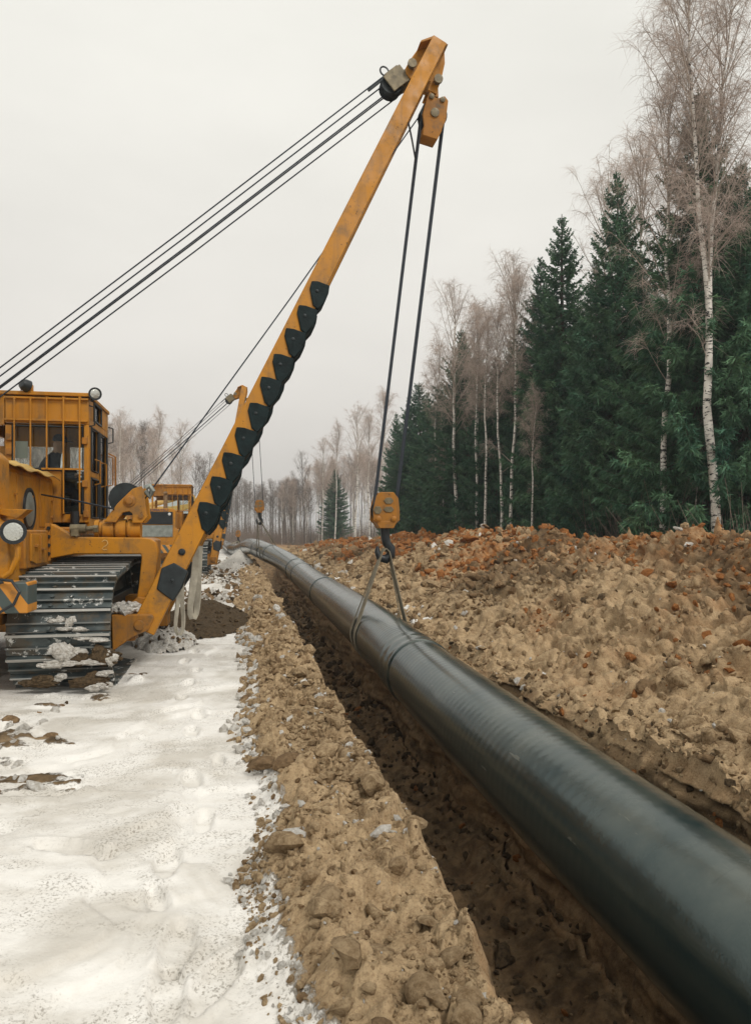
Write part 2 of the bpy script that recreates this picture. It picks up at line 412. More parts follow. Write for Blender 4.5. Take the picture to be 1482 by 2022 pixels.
# ================================================================== the ground: snow, soil ridge, trench, spoil bank
def build_ground():
    # ---- columns across the trench: (x, base z, zone)   zones: 0 snow, 1 ridge, 2 trench, 3 right shelf and bank
    cols = []
    def seg(x0, z0, x1, z1, n, zone):
        for k in range(n):
            t = k / n; cols.append((x0 + (x1 - x0) * t, z0 + (z1 - z0) * t, zone))
    seg(-400, 0, -60, 0, 6, 0); seg(-60, 0, -12, 0, 12, 0); seg(-12, 0, -4.5, 0, 30, 0); seg(-4.5, 0, -2.2, 0, 60, 0)
    seg(-2.2, 0, -0.1, 0, 120, 0); seg(-0.1, 0, 0.84, 0, 100, 1); seg(0.84, 0, 0.92, -0.08, 8, 2)
    seg(0.92, -0.08, 0.97, -1.62, 26, 2); seg(0.97, -1.62, 1.05, -1.70, 4, 2); seg(1.05, -1.70, 2.30, -1.70, 75, 2)
    seg(2.30, -1.70, 2.36, -1.60, 4, 2); seg(2.36, -1.60, 2.55, 0.0, 64, 2); seg(2.55, 0.0, 2.62, 0.08, 8, 2)
    seg(2.62, 0.08, 7.0, 0, 250, 3); seg(7.0, 0, 10.5, 0, 40, 3); seg(10.5, 0, 60, 0, 24, 3); seg(60, 0, 400, 0, 8, 3); cols.append((400, 0, 3))
    cx = np.array([c[0] for c in cols]); cz = np.array([c[1] for c in cols]); zone = np.array([c[2] for c in cols])
    ys = list(np.arange(-4, 1.4, 0.25)); y = 1.4
    while y < 75: ys.append(y); y *= 1.0053
    while y < 900: ys.append(y); y *= 1.13
    ys = np.array(ys); NR, NC = len(ys), len(cx)
    X = np.repeat(cx[None, :], NR, 0); Y = np.repeat(ys[:, None], NC, 1); Z = np.repeat(cz[None, :], NR, 0); ZN = np.repeat(zone[None, :], NR, 0)
    tre = 1 - smooth(43, 47, Y)                                  # the trench ends there
    inT = (ZN == 2)
    Z = np.where(inT, Z * tre, Z)
    # ---- wandering trench edges
    wl_ = 0.085 * fbm(Y * 0.85, Y * 0 + 1, 3, 3) + 0.06 * fbm(Y * 3.5, Y * 0 + 2, 4, 4, .6)
    wr_ = 0.10 + 0.20 * fbm(Y * 0.75, Y * 0 + 5, 3, 8) + 0.08 * fbm(Y * 3.7, Y * 0 + 7, 3, 9)
    wgl = smooth(0.1, 0.85, X) * (1 - smooth(0.97, 1.35, X)); wgr = smooth(1.9, 2.36, X) * (1 - smooth(2.62, 3.4, X))
    X = X + wl_ * wgl * tre + wr_ * wgr * tre
    # ---- bank
    xb, yb = X, Y
    crest_h = np.interp(Y, [-4, 5, 9, 12, 14, 17, 20, 26, 33, 45, 60, 75], [1.56, 1.54, 1.49, 1.38, 1.42, 1.56, 1.40, 1.25, 1.12, 0.82, 0.42, 0.03])
    crest_h = crest_h + (0.13 * fbm(Y * 0.45, Y * 0 + 3, 3, 21) + 0.08 * fbm(Y * 1.7, X * 0.3, 3, 22)) * (1 - smooth(50, 70, Y))
    crest_x = 6.1 + 0.3 * fbm(Y * 0.25, Y * 0, 2, 31)
    foot_x = 3.15 + 0.3 * fbm(Y * 0.5, Y * 0 + 9, 2, 33)
    t = np.clip((X - foot_x) / (crest_x - foot_x), 0, 1)
    up = 0.06 * smooth(2.5, 3.0, X) + 0.10 * smooth(2.8, 3.6, X) + (crest_h - 0.16) * (0.72 * t + 0.28 * t * t * (3 - 2 * t))
    tb = np.clip((X - crest_x) / (3.2 + 0.3 * fbm(Y * 0.3, Y * 0, 2, 37)), 0, 1)
    bank = np.where(X > crest_x, np.maximum(crest_h * (1 - smooth(-0.15, 1, tb)), 0.0), up)
    fade_b = 1 - smooth(60, 75, Y)
    m3 = (ZN == 3)
    Z = np.where(m3, bank * fade_b, Z)
    Z = np.where(inT & (cx[None, :] > 2.5), Z + 0.06 * smooth(2.5, 3.0, X), Z)
    near = 1 - smooth(14, 40, Y); n8 = 1 - smooth(4.5, 9, Y); n20 = 1 - smooth(9, 22, Y)
    # rough soil of the bank
    def on(c, fn, A, B, *a):
        r = fn(A[:, c], B[:, c], *a); z0, z1_ = np.zeros(A.shape), np.zeros(A.shape); z0[:, c], z1_[:, c] = r; return z0, z1_
    cb = np.flatnonzero((zone == 3) & (cx < 10.6)); cr = np.flatnonzero((cx > -0.35) & (cx < 1.0)); cf = np.flatnonzero((zone == 2) & (cz < -1.64)); cw = np.flatnonzero((cx > -12) & (cx < 10.6))
    onb = np.where(m3, smooth(2.62, 2.8, X) * (1 - smooth(8.5, 10.5, X)), 0) * fade_b
    L2, i2 = on(cw, lumps, X * 5.1, Y * 5.1, 43); L3, i3 = on(cw, lumps, X * 11.5, Y * 11.5, 47)
    L4, _ = on(cb, lumps, X * 24, Y * 24, 49)
    wx, wy = X + .12 * fbm(X * 3, Y * 3, 2, 61), Y + .12 * fbm(X * 3, Y * 3, 2, 63)
    S1, _ = on(cb, slabs, wx * 1.7, wy * 1.7, 201); S2, _ = on(cb, slabs, wx * 3.6 + .4 * wy, wy * 3.6, 203); S3, _ = on(cb, slabs, wx * 7.5, wy * 7.5 - .5 * wx, 205); S4, _ = on(cb, slabs, wx * 15, wy * 15, 207)
    hi = smooth(-.12, .32, t + .3 * fbm(X * .7, Y * .7, 2, 65))                    # coarse chunks lie higher up
    rough = 0.11 * fbm(X * 0.9, Y * 0.9, 5, 51) + hi * (0.17 * S1 + 0.12 * S2 + 0.04 * S3 * n20) + 0.04 * S3 * n20 + 0.022 * S4 * n8 + (1 - hi) * (0.06 * S2 + 0.05 * L2 * (0.3 + i2) + 0.018 * L3 * n20 + .07 * fbm(X * 3, Y * 3, 4, 67, .55)) + 0.006 * L4 * n8
    rg = 1 - np.abs(fbm(X * 1.9 + .5 * Y, Y * 1.5, 4, 241, .6)); rg2 = 1 - np.abs(fbm(X * 5.5, Y * 4.5 + X, 4, 243, .6))
    rough = rough - (.35 + .65 * hi) * (.15 * rg ** 5 + .05 * n20 * rg2 ** 5)
    sl = np.where((X < crest_x) & (t > 0), .5, 0.0) * smooth(0, .15, t) * smooth(1.0, .85, t)      # push out square to the slope
    X = X - onb * (rough + .05) * sl * .8
    Z = Z + onb * (rough + .05) * (1 - .25 * sl)
    X = X + onb * near * 0.03 * fbm(X * 4, Y * 4, 3, 55)
    # left ridge of soil
    lb = 0.24 + 0.20 * fbm(Y * 0.9, Y * 0 + 4, 3, 61) + 0.09 * fbm(Y * 4.2, X * 1.5, 4, 62, .6) + 0.10 * smooth(2.8, 1.6, Y) - 0.10 * np.exp(-((Y - 4.6) / 0.9) ** 2) - 0.05
    ridge = smooth(-0.12, 0.25, X - lb) * (ZN <= 2) * (1 - smooth(0.80, 0.99, X)) * (1 - smooth(48, 60, Y))
    M1, j1 = on(cr, lumps, X * 4.2, Y * 4.2, 71, 0.9); M2, j2 = on(cr, lumps, X * 9.5, Y * 9.5, 73); M3_, j3 = on(cw, lumps, X * 21, Y * 21, 75); M4_, _ = on(cr, lumps, X * 44, Y * 44, 77)
    Z = Z + ridge * (0.075 + 0.07 * fbm(X * 1.6, Y * 1.6, 3, 77) + 0.075 * M1 * (0.2 + j1) + 0.016 * M2 * (0.3 + j2) + 0.010 * M3_ + 0.006 * M4_ * near + (.075) * on(cr, slabs, X * 5, Y * 5, 211)[0] + .028 * on(cr, slabs, X * 11, Y * 11, 213)[0] + .012 * on(cr, slabs, X * 26, Y * 26, 215)[0] + .02 * fbm(X * 9, Y * 9, 4, 69))
    # trench floor and walls
    fl = inT & (cz[None, :] < -1.64)
    Z = Z + np.where(fl, tre * (0.06 * fbm(X * 1.5, Y * 1.5, 3, 81) + 0.07 * on(cf, slabs, X * 4, Y * 4, 221)[0] + 0.045 * on(cf, slabs, X * 9, Y * 9, 223)[0] + 0.02 * M3_ + 0.12 * smooth(2.0, 2.34, X) ** 2 + 0.12 * smooth(1.25, 1.0, X)), 0)
    wallr = inT & (cx[None, :] > 2.31) & (cz[None, :] <= 0.0) & (cz[None, :] > -1.69)
    depth = np.where(inT, Z, 0)
    zz = depth + 0.10 * fbm(Y * 1.1, depth * 0, 3, 91)
    X = X + np.where(wallr, tre * (0.10 * fbm(Y * 0.5, zz * 6.0, 4, 93) + 0.05 * fbm(Y * 2.6, zz * 3.0, 4, 95) + 0.055 * np.abs(fbm(Y * 0.9, zz * 13, 3, 97)) + .012 * fbm(Y * 12, zz * 12, 3, 98)), 0)
    walll = inT & (cx[None, :] < 1.0) & (cz[None, :] < -0.05)
    X = X + np.where(walll, tre * 0.04 * fbm(Y * 1.5, depth * 3, 3, 99), 0)
    # snow: old drifts, thin plates with broken rims, foot prints, ruts
    sn = np.where(ZN <= 1, (1 - ridge), 0) * (X > -60)
    big = 0.05 * fbm(X * 0.45, Y * 0.35, 3, 101) + 0.02 * fbm(X * 1.4, Y * 1.1, 3, 103)
    T = fbm(X * 0.75 + 0.3 * fbm(X * 2, Y * 2, 2, 3), Y * 0.6, 3, 105)
    plates = 0.028 * smooth(0.02, 0.06, T) + 0.022 * smooth(-0.22, -0.19, T)
    crust = 0.007 * np.abs(fbm(X * 7, Y * 7, 3, 107)) + 0.004 * fbm(X * 22, Y * 22, 2, 109)
    Z = Z + sn * (big + plates * (1 - smooth(9, 16, Y)) + crust) * (1 - smooth(60, 120, Y))
    for (px, py, rot, sc) in ((378, 1545,.1,1.0),(402,1620,-.05,1.0),(330,1700,.0,1.1),(308,1768,.35,.7),(352,1850,-.05,1.15),(330,1945,.1,1.1),(425,1925,-.4,1.15),
                              (392,1418,.1,1),(378,1450,0,1),(358,1388,0,1),(430,1510,0,.8),(372,1360,0,1),(388,1335,0,1),(366,1315,0,1),(384,1295,0,1),(140,1690,1.2,1.4)):
        p = at(px, py, CAMZ * FPX / (py - HY)); dx, dy = X - p.x, Y - p.y
        c, s_ = math.cos(rot), math.sin(rot); u, w = dx * c + dy * s_, -dx * s_ + dy * c
        q = (u / (0.062 * sc)) ** 2 + (w / (0.165 * sc)) ** 2; q = q + 0.35 * fbm(X * 14, Y * 14, 2, 5)
        Z = Z + sn * (-0.034 * (1 - smooth(0.72, 1.02, q)) + 0.010 * np.exp(-((q - 1.5) / 0.5) ** 2))
    # churned snow and earth where the crawlers have been
    churn = smooth(0.02, 0.25, fbm(X * 0.9, Y * 0.8, 3, 111) + 0.95 * np.exp(-((X + 1.85) / 0.75) ** 2 - ((Y - 6.1) / 1.5) ** 2) - 0.28) * (X < -0.95) * (X > -9) * (Y > 3.6)
    churn = churn * smooth(-.12, .12, fbm(X * 1.3, Y * 6.5, 4, 119)) * smooth(-.25, .1, fbm(X * 2.5, Y * 3, 3, 120))
    churn = churn + 0.9 * np.exp(-((X + 0.2 + 0.02 * Y) / 0.9) ** 2) * smooth(15.5, 18, Y) * smooth(-0.05, 0.2, fbm(X * 1.1, Y * 0.55, 3, 113)) * (1 - smooth(30, 60, Y))
    churn = np.clip(churn, 0, 1) * sn
    Z = Z + churn * (0.04 * on(cw, slabs, X * 3.2, Y * 4.5, 231)[0] + 0.012 * L3 + 0.05 * fbm(X * 2, Y * 5, 4, 115) + 0.008 * M3_)
    # ---- colour masks: soil, red clay, dark wet soil
    soil = np.clip(ridge * 1.1 + churn * (.62 + .55 * fbm(X * 3, Y * 7, 3, 117)), 0, 1)
    soil = np.where(inT | m3, 1.0, soil)
    soil = np.where(m3, np.maximum(1 - smooth(8.5, 10.5, X + 1.5 * fbm(X * .3, Y * .3, 3, 7)), 0.50), soil)
    snowy = smooth(0.30, 0.42, fbm(X * 1.3, Y * 1.3, 4, 121)) * smooth(2.66, 2.8, X) * (1 - smooth(3.0, 3.9, X)) * m3
    soil = np.clip(soil - 0.75 * snowy, 0, 1)
    red = np.where(m3, smooth(0.22, 0.66, t + 0.45 * fbm(X * 0.6, Y * 0.35, 3, 131)) * 1.0, 0.0)
    red = red * (1 - smooth(8, 10, X))
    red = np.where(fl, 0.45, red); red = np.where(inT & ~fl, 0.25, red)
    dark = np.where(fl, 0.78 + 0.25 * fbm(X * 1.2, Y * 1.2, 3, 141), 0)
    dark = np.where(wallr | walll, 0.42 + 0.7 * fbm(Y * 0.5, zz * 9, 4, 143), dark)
    dark = np.where(m3, np.maximum(0.8 * smooth(-0.1, 0.3, fbm(X * 0.7, Y * 0.55, 4, 145)) * smooth(.05, .4, t), .85 * smooth(8.5, 10, X)), dark)
    dark = np.where(ZN <= 1, churn * 0.95, dark)
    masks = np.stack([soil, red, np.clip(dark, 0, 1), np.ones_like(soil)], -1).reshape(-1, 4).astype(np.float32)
    P = np.stack([X, Y, Z], -1).reshape(-1, 3).astype(np.float32)
    # ---- split the sheet into the pieces of the setting (they share the border vertices' positions)
    ii, jj = np.meshgrid(np.arange(NR - 1), np.arange(NC - 1), indexing='ij'); ii, jj = ii.ravel(), jj.ravel()
    quads = np.stack([ii * NC + jj, ii * NC + jj + 1, (ii + 1) * NC + jj + 1, (ii + 1) * NC + jj], -1)
    zq = zone[jj]; s_mid = ridge[ii, jj]; cls = np.where(zq == 3, 3, np.where(zq == 2, 2, np.where(s_mid > 0.55, 1, 0)))
    yq = ys[ii]; xq = cx[jj]
    cls = np.where((cls == 2) & (yq > 46.5), 0, cls); cls = np.where((cls == 1) & (yq > 52), 0, cls)
    cls = np.where((cls == 3) & ((xq > 10.4) | (yq > 70)), 0, cls)
    names = {0: 'ground', 1: 'soil_ridge', 2: 'trench', 3: 'spoil_bank'}
    obs = {}
    for c, nm in names.items():
        q = quads[cls == c]; used, inv = np.unique(q, return_inverse=True)
        me = bpy.data.meshes.new(nm); nq = len(q)
        me.vertices.add(len(used)); me.vertices.foreach_set('co', P[used].ravel())
        me.loops.add(nq * 4); me.loops.foreach_set('vertex_index', inv.ravel().astype(np.int32))
        me.polygons.add(nq); me.polygons.foreach_set('loop_start', np.arange(0, nq * 4, 4, dtype=np.int32))
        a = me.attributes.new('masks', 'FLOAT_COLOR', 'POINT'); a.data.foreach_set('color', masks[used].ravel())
        me.update(calc_edges=True); me.materials.append(GROUND); me.shade_smooth()
        ob = bpy.data.objects.new(nm, me); COL.objects.link(ob); ob['kind'] = 'structure'; obs[nm] = ob
    tag(obs['ground'], 'old trodden snow beside the trench, with bare ground further off', None)
    tag(obs['soil_ridge'], 'low ridge of crumbly beige soil between the snow and the trench')
    tag(obs['trench'], 'deep open trench with brown earth walls under the hanging pipe')
    tag(obs['spoil_bank'], 'long bank of dug-out beige and rust-brown earth along the trench')
    G = dict(P=P.reshape(NR, NC, 3), cls=np.pad(cls.reshape(NR - 1, NC - 1), ((0, 1), (0, 1)), 'edge'), red=red, ridge=ridge, dark=dark, t=t, fl=fl, churn=churn, ys=ys, cx=cx)
    return obs, G
GOB, G = build_ground()

# ------------------------------------------------------------------ clods and stones
def ico(sub):
    bm = bmesh.new(); bmesh.ops.create_icosphere(bm, subdivisions=sub, radius=1.0)
    v = np.array([p.co[:] for p in bm.verts]); f = np.array([[q.index for q in p.verts] for p in bm.faces]); bm.free(); return v, f
ICO1, ICO2 = ico(1), ico(2)
rng = np.random.default_rng(11)
def clod_mesh(seed, mat, flat=0.7, ang=0.35):
    r = np.random.default_rng(seed); v, f = ICO2; v = v.copy(); o = r.uniform(0, 90)
    for _ in range(8):                                          # break off flat faces, then weather them
        n = r.normal(size=3); n /= np.linalg.norm(n); d = r.uniform(0.45, 0.85); k = v @ n - d; v = v - np.where(k > 0, k, 0)[:, None] * n * .9
    v *= (1 + .28 * fbm(v[:, 0] * 1.7 + o, v[:, 1] * 1.7 + v[:, 2] * 2.3, 4, seed, .6) + r.normal(scale=.035, size=len(v)))[:, None]
    v *= np.array([1, r.uniform(0.65, 1), flat * r.uniform(0.8, 1.2)])
    me = bpy.data.meshes.new('clod'); me.from_pydata([tuple(p) for p in v], [], [tuple(q) for q in f]); me.materials.append(mat)
    me.shade_smooth(); me.set_sharp_from_angle(angle=R(38)); return me
CLODS = [[clod_mesh(100 * k + s, m) for s in range(6)] for k, m in enumerate(CLODM)]

def seen(p, mar=0.3):
    xc = p[..., 0] * CT - p[..., 1] * ST; yc = p[..., 0] * ST + p[..., 1] * CT
    yy = np.maximum(yc, 0.1)
    u = CX + FPX * xc / yy; w = HY - FPX * (p[..., 2] - CAMZ) / yy
    return (yc > 1.2) & (u > -1482 * mar) & (u < 1482 * (1 + mar)) & (w < 2022 * (1 + mar)), yc
VIS, YC = seen(G['P'])
def grid_pick(mask, n, wgt=None):
    idx = np.flatnonzero(mask); w = None
    if wgt is not None: w = wgt.ravel()[idx]; w = w / w.sum()
    return rng.choice(idx, size=min(n, len(idx)), replace=False, p=w)
PF = G['P'].reshape(-1, 3); YCF = YC.ravel(); REDF = G['red'].ravel(); DARKF = G['dark'].ravel(); CLUS = smooth(-.05, .45, fbm(G['P'][..., 0] * 1.1, G['P'][..., 1] * .9, 3, 301)) ** 1.5 + .06
def rand_rot(n):
    q = rng.normal(size=(n, 4)); q /= np.linalg.norm(q, axis=1)[:, None]; w, x, y, z = q.T
    return np.stack([np.stack([1-2*(y*y+z*z), 2*(x*y-z*w), 2*(x*z+y*w)], -1), np.stack([2*(x*y+z*w), 1-2*(x*x+z*z), 2*(y*z-x*w)], -1), np.stack([2*(x*z-y*w), 2*(y*z+x*w), 1-2*(x*x+y*y)], -1)], 1)
def loose(name, parent, pos, size, mi, label, flat=0.6):
    """thousands of crumbs too small to pick apart: one part"""
    pos = np.asarray(pos); yc_ = pos[:, 0] * ST + pos[:, 1] * CT
    if parent in GOB.values(): size = np.minimum(size, np.maximum(yc_ * .0075, .008))
    n = len(pos); v, f = ICO1; nv, nf = len(v), len(f)
    V = np.repeat(v[None], n, 0) * (1 + rng.uniform(-0.42, 0.30, size=(n, nv, 1)))
    V *= np.stack([rng.uniform(0.7, 1.3, n), rng.uniform(0.6, 1.1, n), rng.uniform(flat * 0.6, flat * 1.4, n)], -1)[:, None, :]
    V = np.einsum('nij,nvj->nvi', rand_rot(n), V) * size[:, None, None]
    V += pos[:, None, :]; V[..., 2] += size[:, None] * 0.18
    F = (f[None] + (np.arange(n) * nv)[:, None, None]).reshape(-1, 3)
    me = bpy.data.meshes.new(name); me.vertices.add(n * nv); me.vertices.foreach_set('co', V.astype(np.float32).ravel())
    me.loops.add(len(F) * 3); me.loops.foreach_set('vertex_index', F.astype(np.int32).ravel())
    me.polygons.add(len(F)); me.polygons.foreach_set('loop_start', np.arange(0, len(F) * 3, 3, dtype=np.int32))
    me.polygons.foreach_set('material_index', np.repeat(mi, nf).astype(np.int32)); me.update(calc_edges=True); me.shade_flat()
    for m in CLODM: me.materials.append(m)
    ob = bpy.data.objects.new(name, me); COL.objects.link(ob); ob.parent = parent; ob['kind'] = 'stuff'; ob['label'] = label
    return ob
def singles(name, parent, pos, size, mi, sink=0.15):
    for p, s, k in zip(pos, size, mi):
        o = bpy.data.objects.new(name if k != 4 else 'snow_lump', CLODS[k][rng.integers(6)]); COL.objects.link(o); o.parent = parent
        o.location = (p[0], p[1], p[2] + s * sink); o.scale = (s * rng.uniform(.9, 1.35), s * rng.uniform(.7, 1), s * rng.uniform(.6, 1))
        o.rotation_euler = (rng.uniform(-.5, .5), rng.uniform(-.5, .5), rng.uniform(0, 6.28))

def soil_kind(idx, red_p=0.8, dark=0.12, snow=0.05, brown=0.3):
    u = rng.uniform(size=len(idx)); k = np.zeros(len(idx), int)
    k = np.where(u < brown * .4 + DARKF[idx] * .9, 1, k); k = np.where(rng.uniform(size=len(idx)) < REDF[idx] * red_p, 2, k)
    u = rng.uniform(size=len(idx)); k = np.where(u < dark, 3, k); k = np.where(u > 1 - snow, 4, k); return k
cls = G['cls']; Pg = G['P']
bank_m = (cls == 3) & VIS & (Pg[..., 1] > 2) & (Pg[..., 1] < 50) & (Pg[..., 0] < 7.2)
tb = np.clip((Pg[..., 0] - 2.6) / 3.4, 0, 1)
# bank: 300 clods one by one, the rest as crumbs
i_ = grid_pick(bank_m & (Pg[..., 1] < 24), 300, (0.15 + tb) * CLUS)
singles('clod', GOB['spoil_bank'], PF[i_], np.clip(rng.lognormal(-2.55, 0.5, len(i_)), 0.04, 0.15) * np.clip(0.65 + YCF[i_] / 25, .6, 1.3), soil_kind(i_, 0.8, 0.0, 0.03, 0.55))
i_ = grid_pick(bank_m, 15000, (0.3 + tb) * (CLUS + .12))
loose('loose_clods', GOB['spoil_bank'], PF[i_], np.clip(YCF[i_] * rng.lognormal(-5.95, 0.75, len(i_)), 0.008, 0.22), soil_kind(i_, 0.7, 0.03, 0.024, 0.4), 'crumbled clods of earth strewn over the bank')
# ridge
rm = ((cls == 1) | ((cls == 0) & (G['ridge'] > 0.03))) & VIS & (Pg[..., 1] < 45)
i_ = grid_pick(rm & (Pg[..., 1] < 9) & (cls == 1), 220, CLUS + .1)
singles('clod', GOB['soil_ridge'], PF[i_], np.clip(rng.lognormal(-3.5, 0.6, len(i_)), 0.012, 0.11) * np.clip(0.7 + YCF[i_] / 14, .7, 1.6), soil_kind(i_, 0, 0.0, 0.09, 0.2))
i_ = grid_pick(rm, 9000, CLUS + .1)
loose('loose_clods', GOB['soil_ridge'], PF[i_], np.clip(YCF[i_] * rng.lognormal(-6.0, 0.75, len(i_)), 0.003, 0.14), soil_kind(i_, 0, 0.0, 0.06, 0.2), 'crumbs of beige soil and snow on the ridge')
# trench floor and foot of the walls
fm = (cls == 2) & VIS & (Pg[..., 2] < -1.4) & (Pg[..., 1] < 40)
i_ = grid_pick(fm & (Pg[..., 1] < 16), 110)
singles('clod', GOB['trench'], PF[i_], np.clip(rng.lognormal(-3.0, 0.4, len(i_)), 0.02, 0.12), soil_kind(i_, 0.2, 0.7, 0.0, 0.6))
i_ = grid_pick(fm, 3000)
loose('loose_clods', GOB['trench'], PF[i_], np.clip(YCF[i_] * rng.lognormal(-5.8, 0.6, len(i_)), 0.008, 0.12), soil_kind(i_, 0.3, 0.7, 0.0, 0.5), 'broken brown earth on the trench floor')
# crumbled rims of the trench
em = ((cls == 2) | (cls == 3)) & VIS & (Pg[..., 2] > -.75) & (Pg[..., 1] < 30) & (G['cx'][None, :] > 2.4) & (G['cx'][None, :] < 2.85)
i_ = grid_pick(em, 2200)
loose('rim_crumbs', GOB['trench'], PF[i_], np.clip(YCF[i_] * rng.lognormal(-5.6, 0.6, len(i_)), 0.008, 0.12), soil_kind(i_, 0.2, 0.1, 0.02, 0.4), 'crumbled earth along the far rim of the trench')
# crumbs and ice lumps on the snow
cm = (cls == 0) & VIS & (G['churn'] > 0.25) & (Pg[..., 1] < 45)
i_ = grid_pick(cm & (Pg[..., 1] < 9), 36)
k_ = np.where(rng.uniform(size=len(i_)) < 0.72, 4, 1)
singles('earth_lump', GOB['ground'], PF[i_], np.clip(rng.lognormal(-3.2, 0.5, len(i_)), 0.02, 0.09), k_, -0.1)
i_ = grid_pick(cm, 2000, .02 + (Pg[..., 1] > 9)); k_ = rng.choice([4, 4, 1, 3], size=len(i_))
loose('snow_crumbs', GOB['ground'], PF[i_], np.clip(YCF[i_] * rng.lognormal(-5.5, 0.5, len(i_)), 0.008, 0.12), k_, 'churned crumbs of snow and dark earth', 0.3)
near_r = (cls == 0) & VIS & (G['ridge'] > 0.004) & (Pg[..., 1] < 12)
i_ = grid_pick(near_r, 420); k_ = rng.choice([4, 4, 4, 0], size=len(i_))
loose('ice_crumbs', GOB['ground'], PF[i_], np.clip(YCF[i_] * rng.lognormal(-5.5, 0.75, len(i_)), 0.004, 0.07), k_, 'lumps of snow at the foot of the soil ridge', 0.7)
# the few big lumps that stand out
for px, py, z, s, k in ((516,1516,.08,.085,1),(571,1514,.1,.10,1),(605,1512,.1,.06,0),(558,1658,.04,.048,1),(596,1690,.08,.05,0),(752,1648,.16,.062,4),(815,1648,.15,.04,4),(605,1980,.03,.030,1),(594,1590,.03,.028,1),(665,1735,.1,.05,0),(640,1725,.05,.045,4),(700,1850,.1,.03,4),(580,1815,.04,.035,4),(850,1830,.14,.055,0),(720,1890,.10,.05,0)):
    p = at(px, py, (CAMZ - z) * FPX / (py - HY)); singles('clod', GOB['soil_ridge'], [p], [s], [k], 0.3)
for px, py, x, s, k in ((1395,1272,4.2,.085,2),(1428,1312,4.0,.08,2),(1348,1354,3.75,.06,2),(1440,1340,3.9,.085,2),(1325,1278,4.2,.06,2),(1470,1290,4.1,.09,2),(1350,1302,3.9,.06,4),(1340,1390,3.55,.055,4),(988,1052,6.0,.14,2),(1300,1050,6.1,.15,2),(1110,1240,4.2,.05,4)):
    p = at_x(px, py, x); j = np.argmin(np.abs(G['cx'] - x)); i = np.argmin(np.abs(G['ys'] - p.y)); q = Pg[i, j]
    singles('clod', GOB['spoil_bank'], [(p.x, p.y, max(q[2], p.z - .1))], [s], [k], 0.2)
def ground_z(x, y):
    i = np.argmin(np.abs(G['ys'] - y)); j = np.argmin(np.abs(Pg[i, :, 0] - x)); return float(Pg[i, j, 2])

# ================================================================== the pipe
PR = 0.36
CTRL = [(-5, 2.02, -0.16), (-1, 2.02, -0.12), (3, 1.99, -0.06), (7, 1.95, 0.05), (10.3, 1.94, 0.18), (14, 1.98, 0.20), (18, 2.04, 0.19), (22, 2.0, 0.28), (26, 1.72, 0.55), (30.3, 1.10, 0.84),
        (34, 0.72, 0.93), (39, 0.46, 0.76), (45, 0.20, 0.50), (55, -0.30, 0.37), (75, -1.0, 0.36), (110, -2.5, 0.36), (150, -5, 0.36)]
_cy = np.array([c[0] for c in CTRL]); 
def pipe_c(y):
    """Catmull-Rom through the control points"""
    i = int(np.clip(np.searchsorted(_cy, y) - 1, 1, len(CTRL) - 3)); p0, p1, p2, p3 = (np.array(CTRL[k]) for k in (i-1, i, i+1, i+2))
    t = (y - p1[0]) / (p2[0] - p1[0]); m1 = (p2 - p0) / (p2[0] - p0[0]) * (p2[0] - p1[0]); m2 = (p3 - p1) / (p3[0] - p1[0]) * (p2[0] - p1[0])
    q = (2*t**3-3*t*t+1)*p1 + (t**3-2*t*t+t)*m1 + (-2*t**3+3*t*t)*p2 + (t**3-t*t)*m2
    return np.array([q[1], y, q[2]])
def pipe_rings(ylist, rad, nseg, ripple=0.0):
    C = np.array([pipe_c(y) for y in ylist]); T = np.gradient(C, axis=0); T /= np.linalg.norm(T, axis=1)[:, None]
    S = np.cross(T, np.array([0, 0, 1.0])); S /= np.linalg.norm(S, axis=1)[:, None]; U = np.cross(S, T)
    g = np.linspace(0, 2 * np.pi, nseg, endpoint=False); yy = np.asarray(ylist)[:, None]
    r = np.asarray(rad)[:, None] * np.ones((1, nseg)) if hasattr(rad, '__len__') else np.full((len(ylist), nseg), rad)
    if ripple:
        A = ripple * (0.55 + 0.45 * fbm(yy * 0.5 + 0 * g, g * 0 + yy * 0.1, 2, 5)) * np.interp(yy, [3, 5.5, 7.4, 12, 16, 22], [0.35, 0.6, 1.0, 1.0, 0.8, 0.4])
        ph = 2 * np.pi * yy / 0.088 + g[None] + 1.2 * fbm(yy * 1.3 + 0 * g, 0 * yy + np.sin(g)[None] * 1.5, 2, 9)
        r = r + A * np.sin(ph) + 0.0012 * fbm(yy * 2.2 + 0 * g, 0 * yy + np.sin(g)[None] * 2.5, 3, 15)
    return (C[:, None] + r[..., None] * (np.cos(g)[None, :, None] * S[:, None] + np.sin(g)[None, :, None] * U[:, None])), C
def ring_mesh(V, mat, cap=True):
    m, n = V.shape[:2]; ii, kk = np.meshgrid(np.arange(m - 1), np.arange(n), indexing='ij'); k2 = (kk + 1) % n
    F = np.stack([ii*n+kk, ii*n+k2, (ii+1)*n+k2, (ii+1)*n+kk], -1).reshape(-1, 4)
    me = bpy.data.meshes.new('ring'); fs = [tuple(q) for q in F]
    if cap: fs += [tuple(range(n)), tuple((m - 1) * n + k for k in range(n))]
    me.from_pydata([tuple(p) for p in V.reshape(-1, 3)], [], fs); me.materials.append(mat)
    bm = bmesh.new(); bm.from_mesh(me); bmesh.ops.recalc_face_normals(bm, faces=bm.faces); bm.to_mesh(me); bm.free()
    me.shade_smooth(); me.set_sharp_from_angle(angle=R(40)); return me
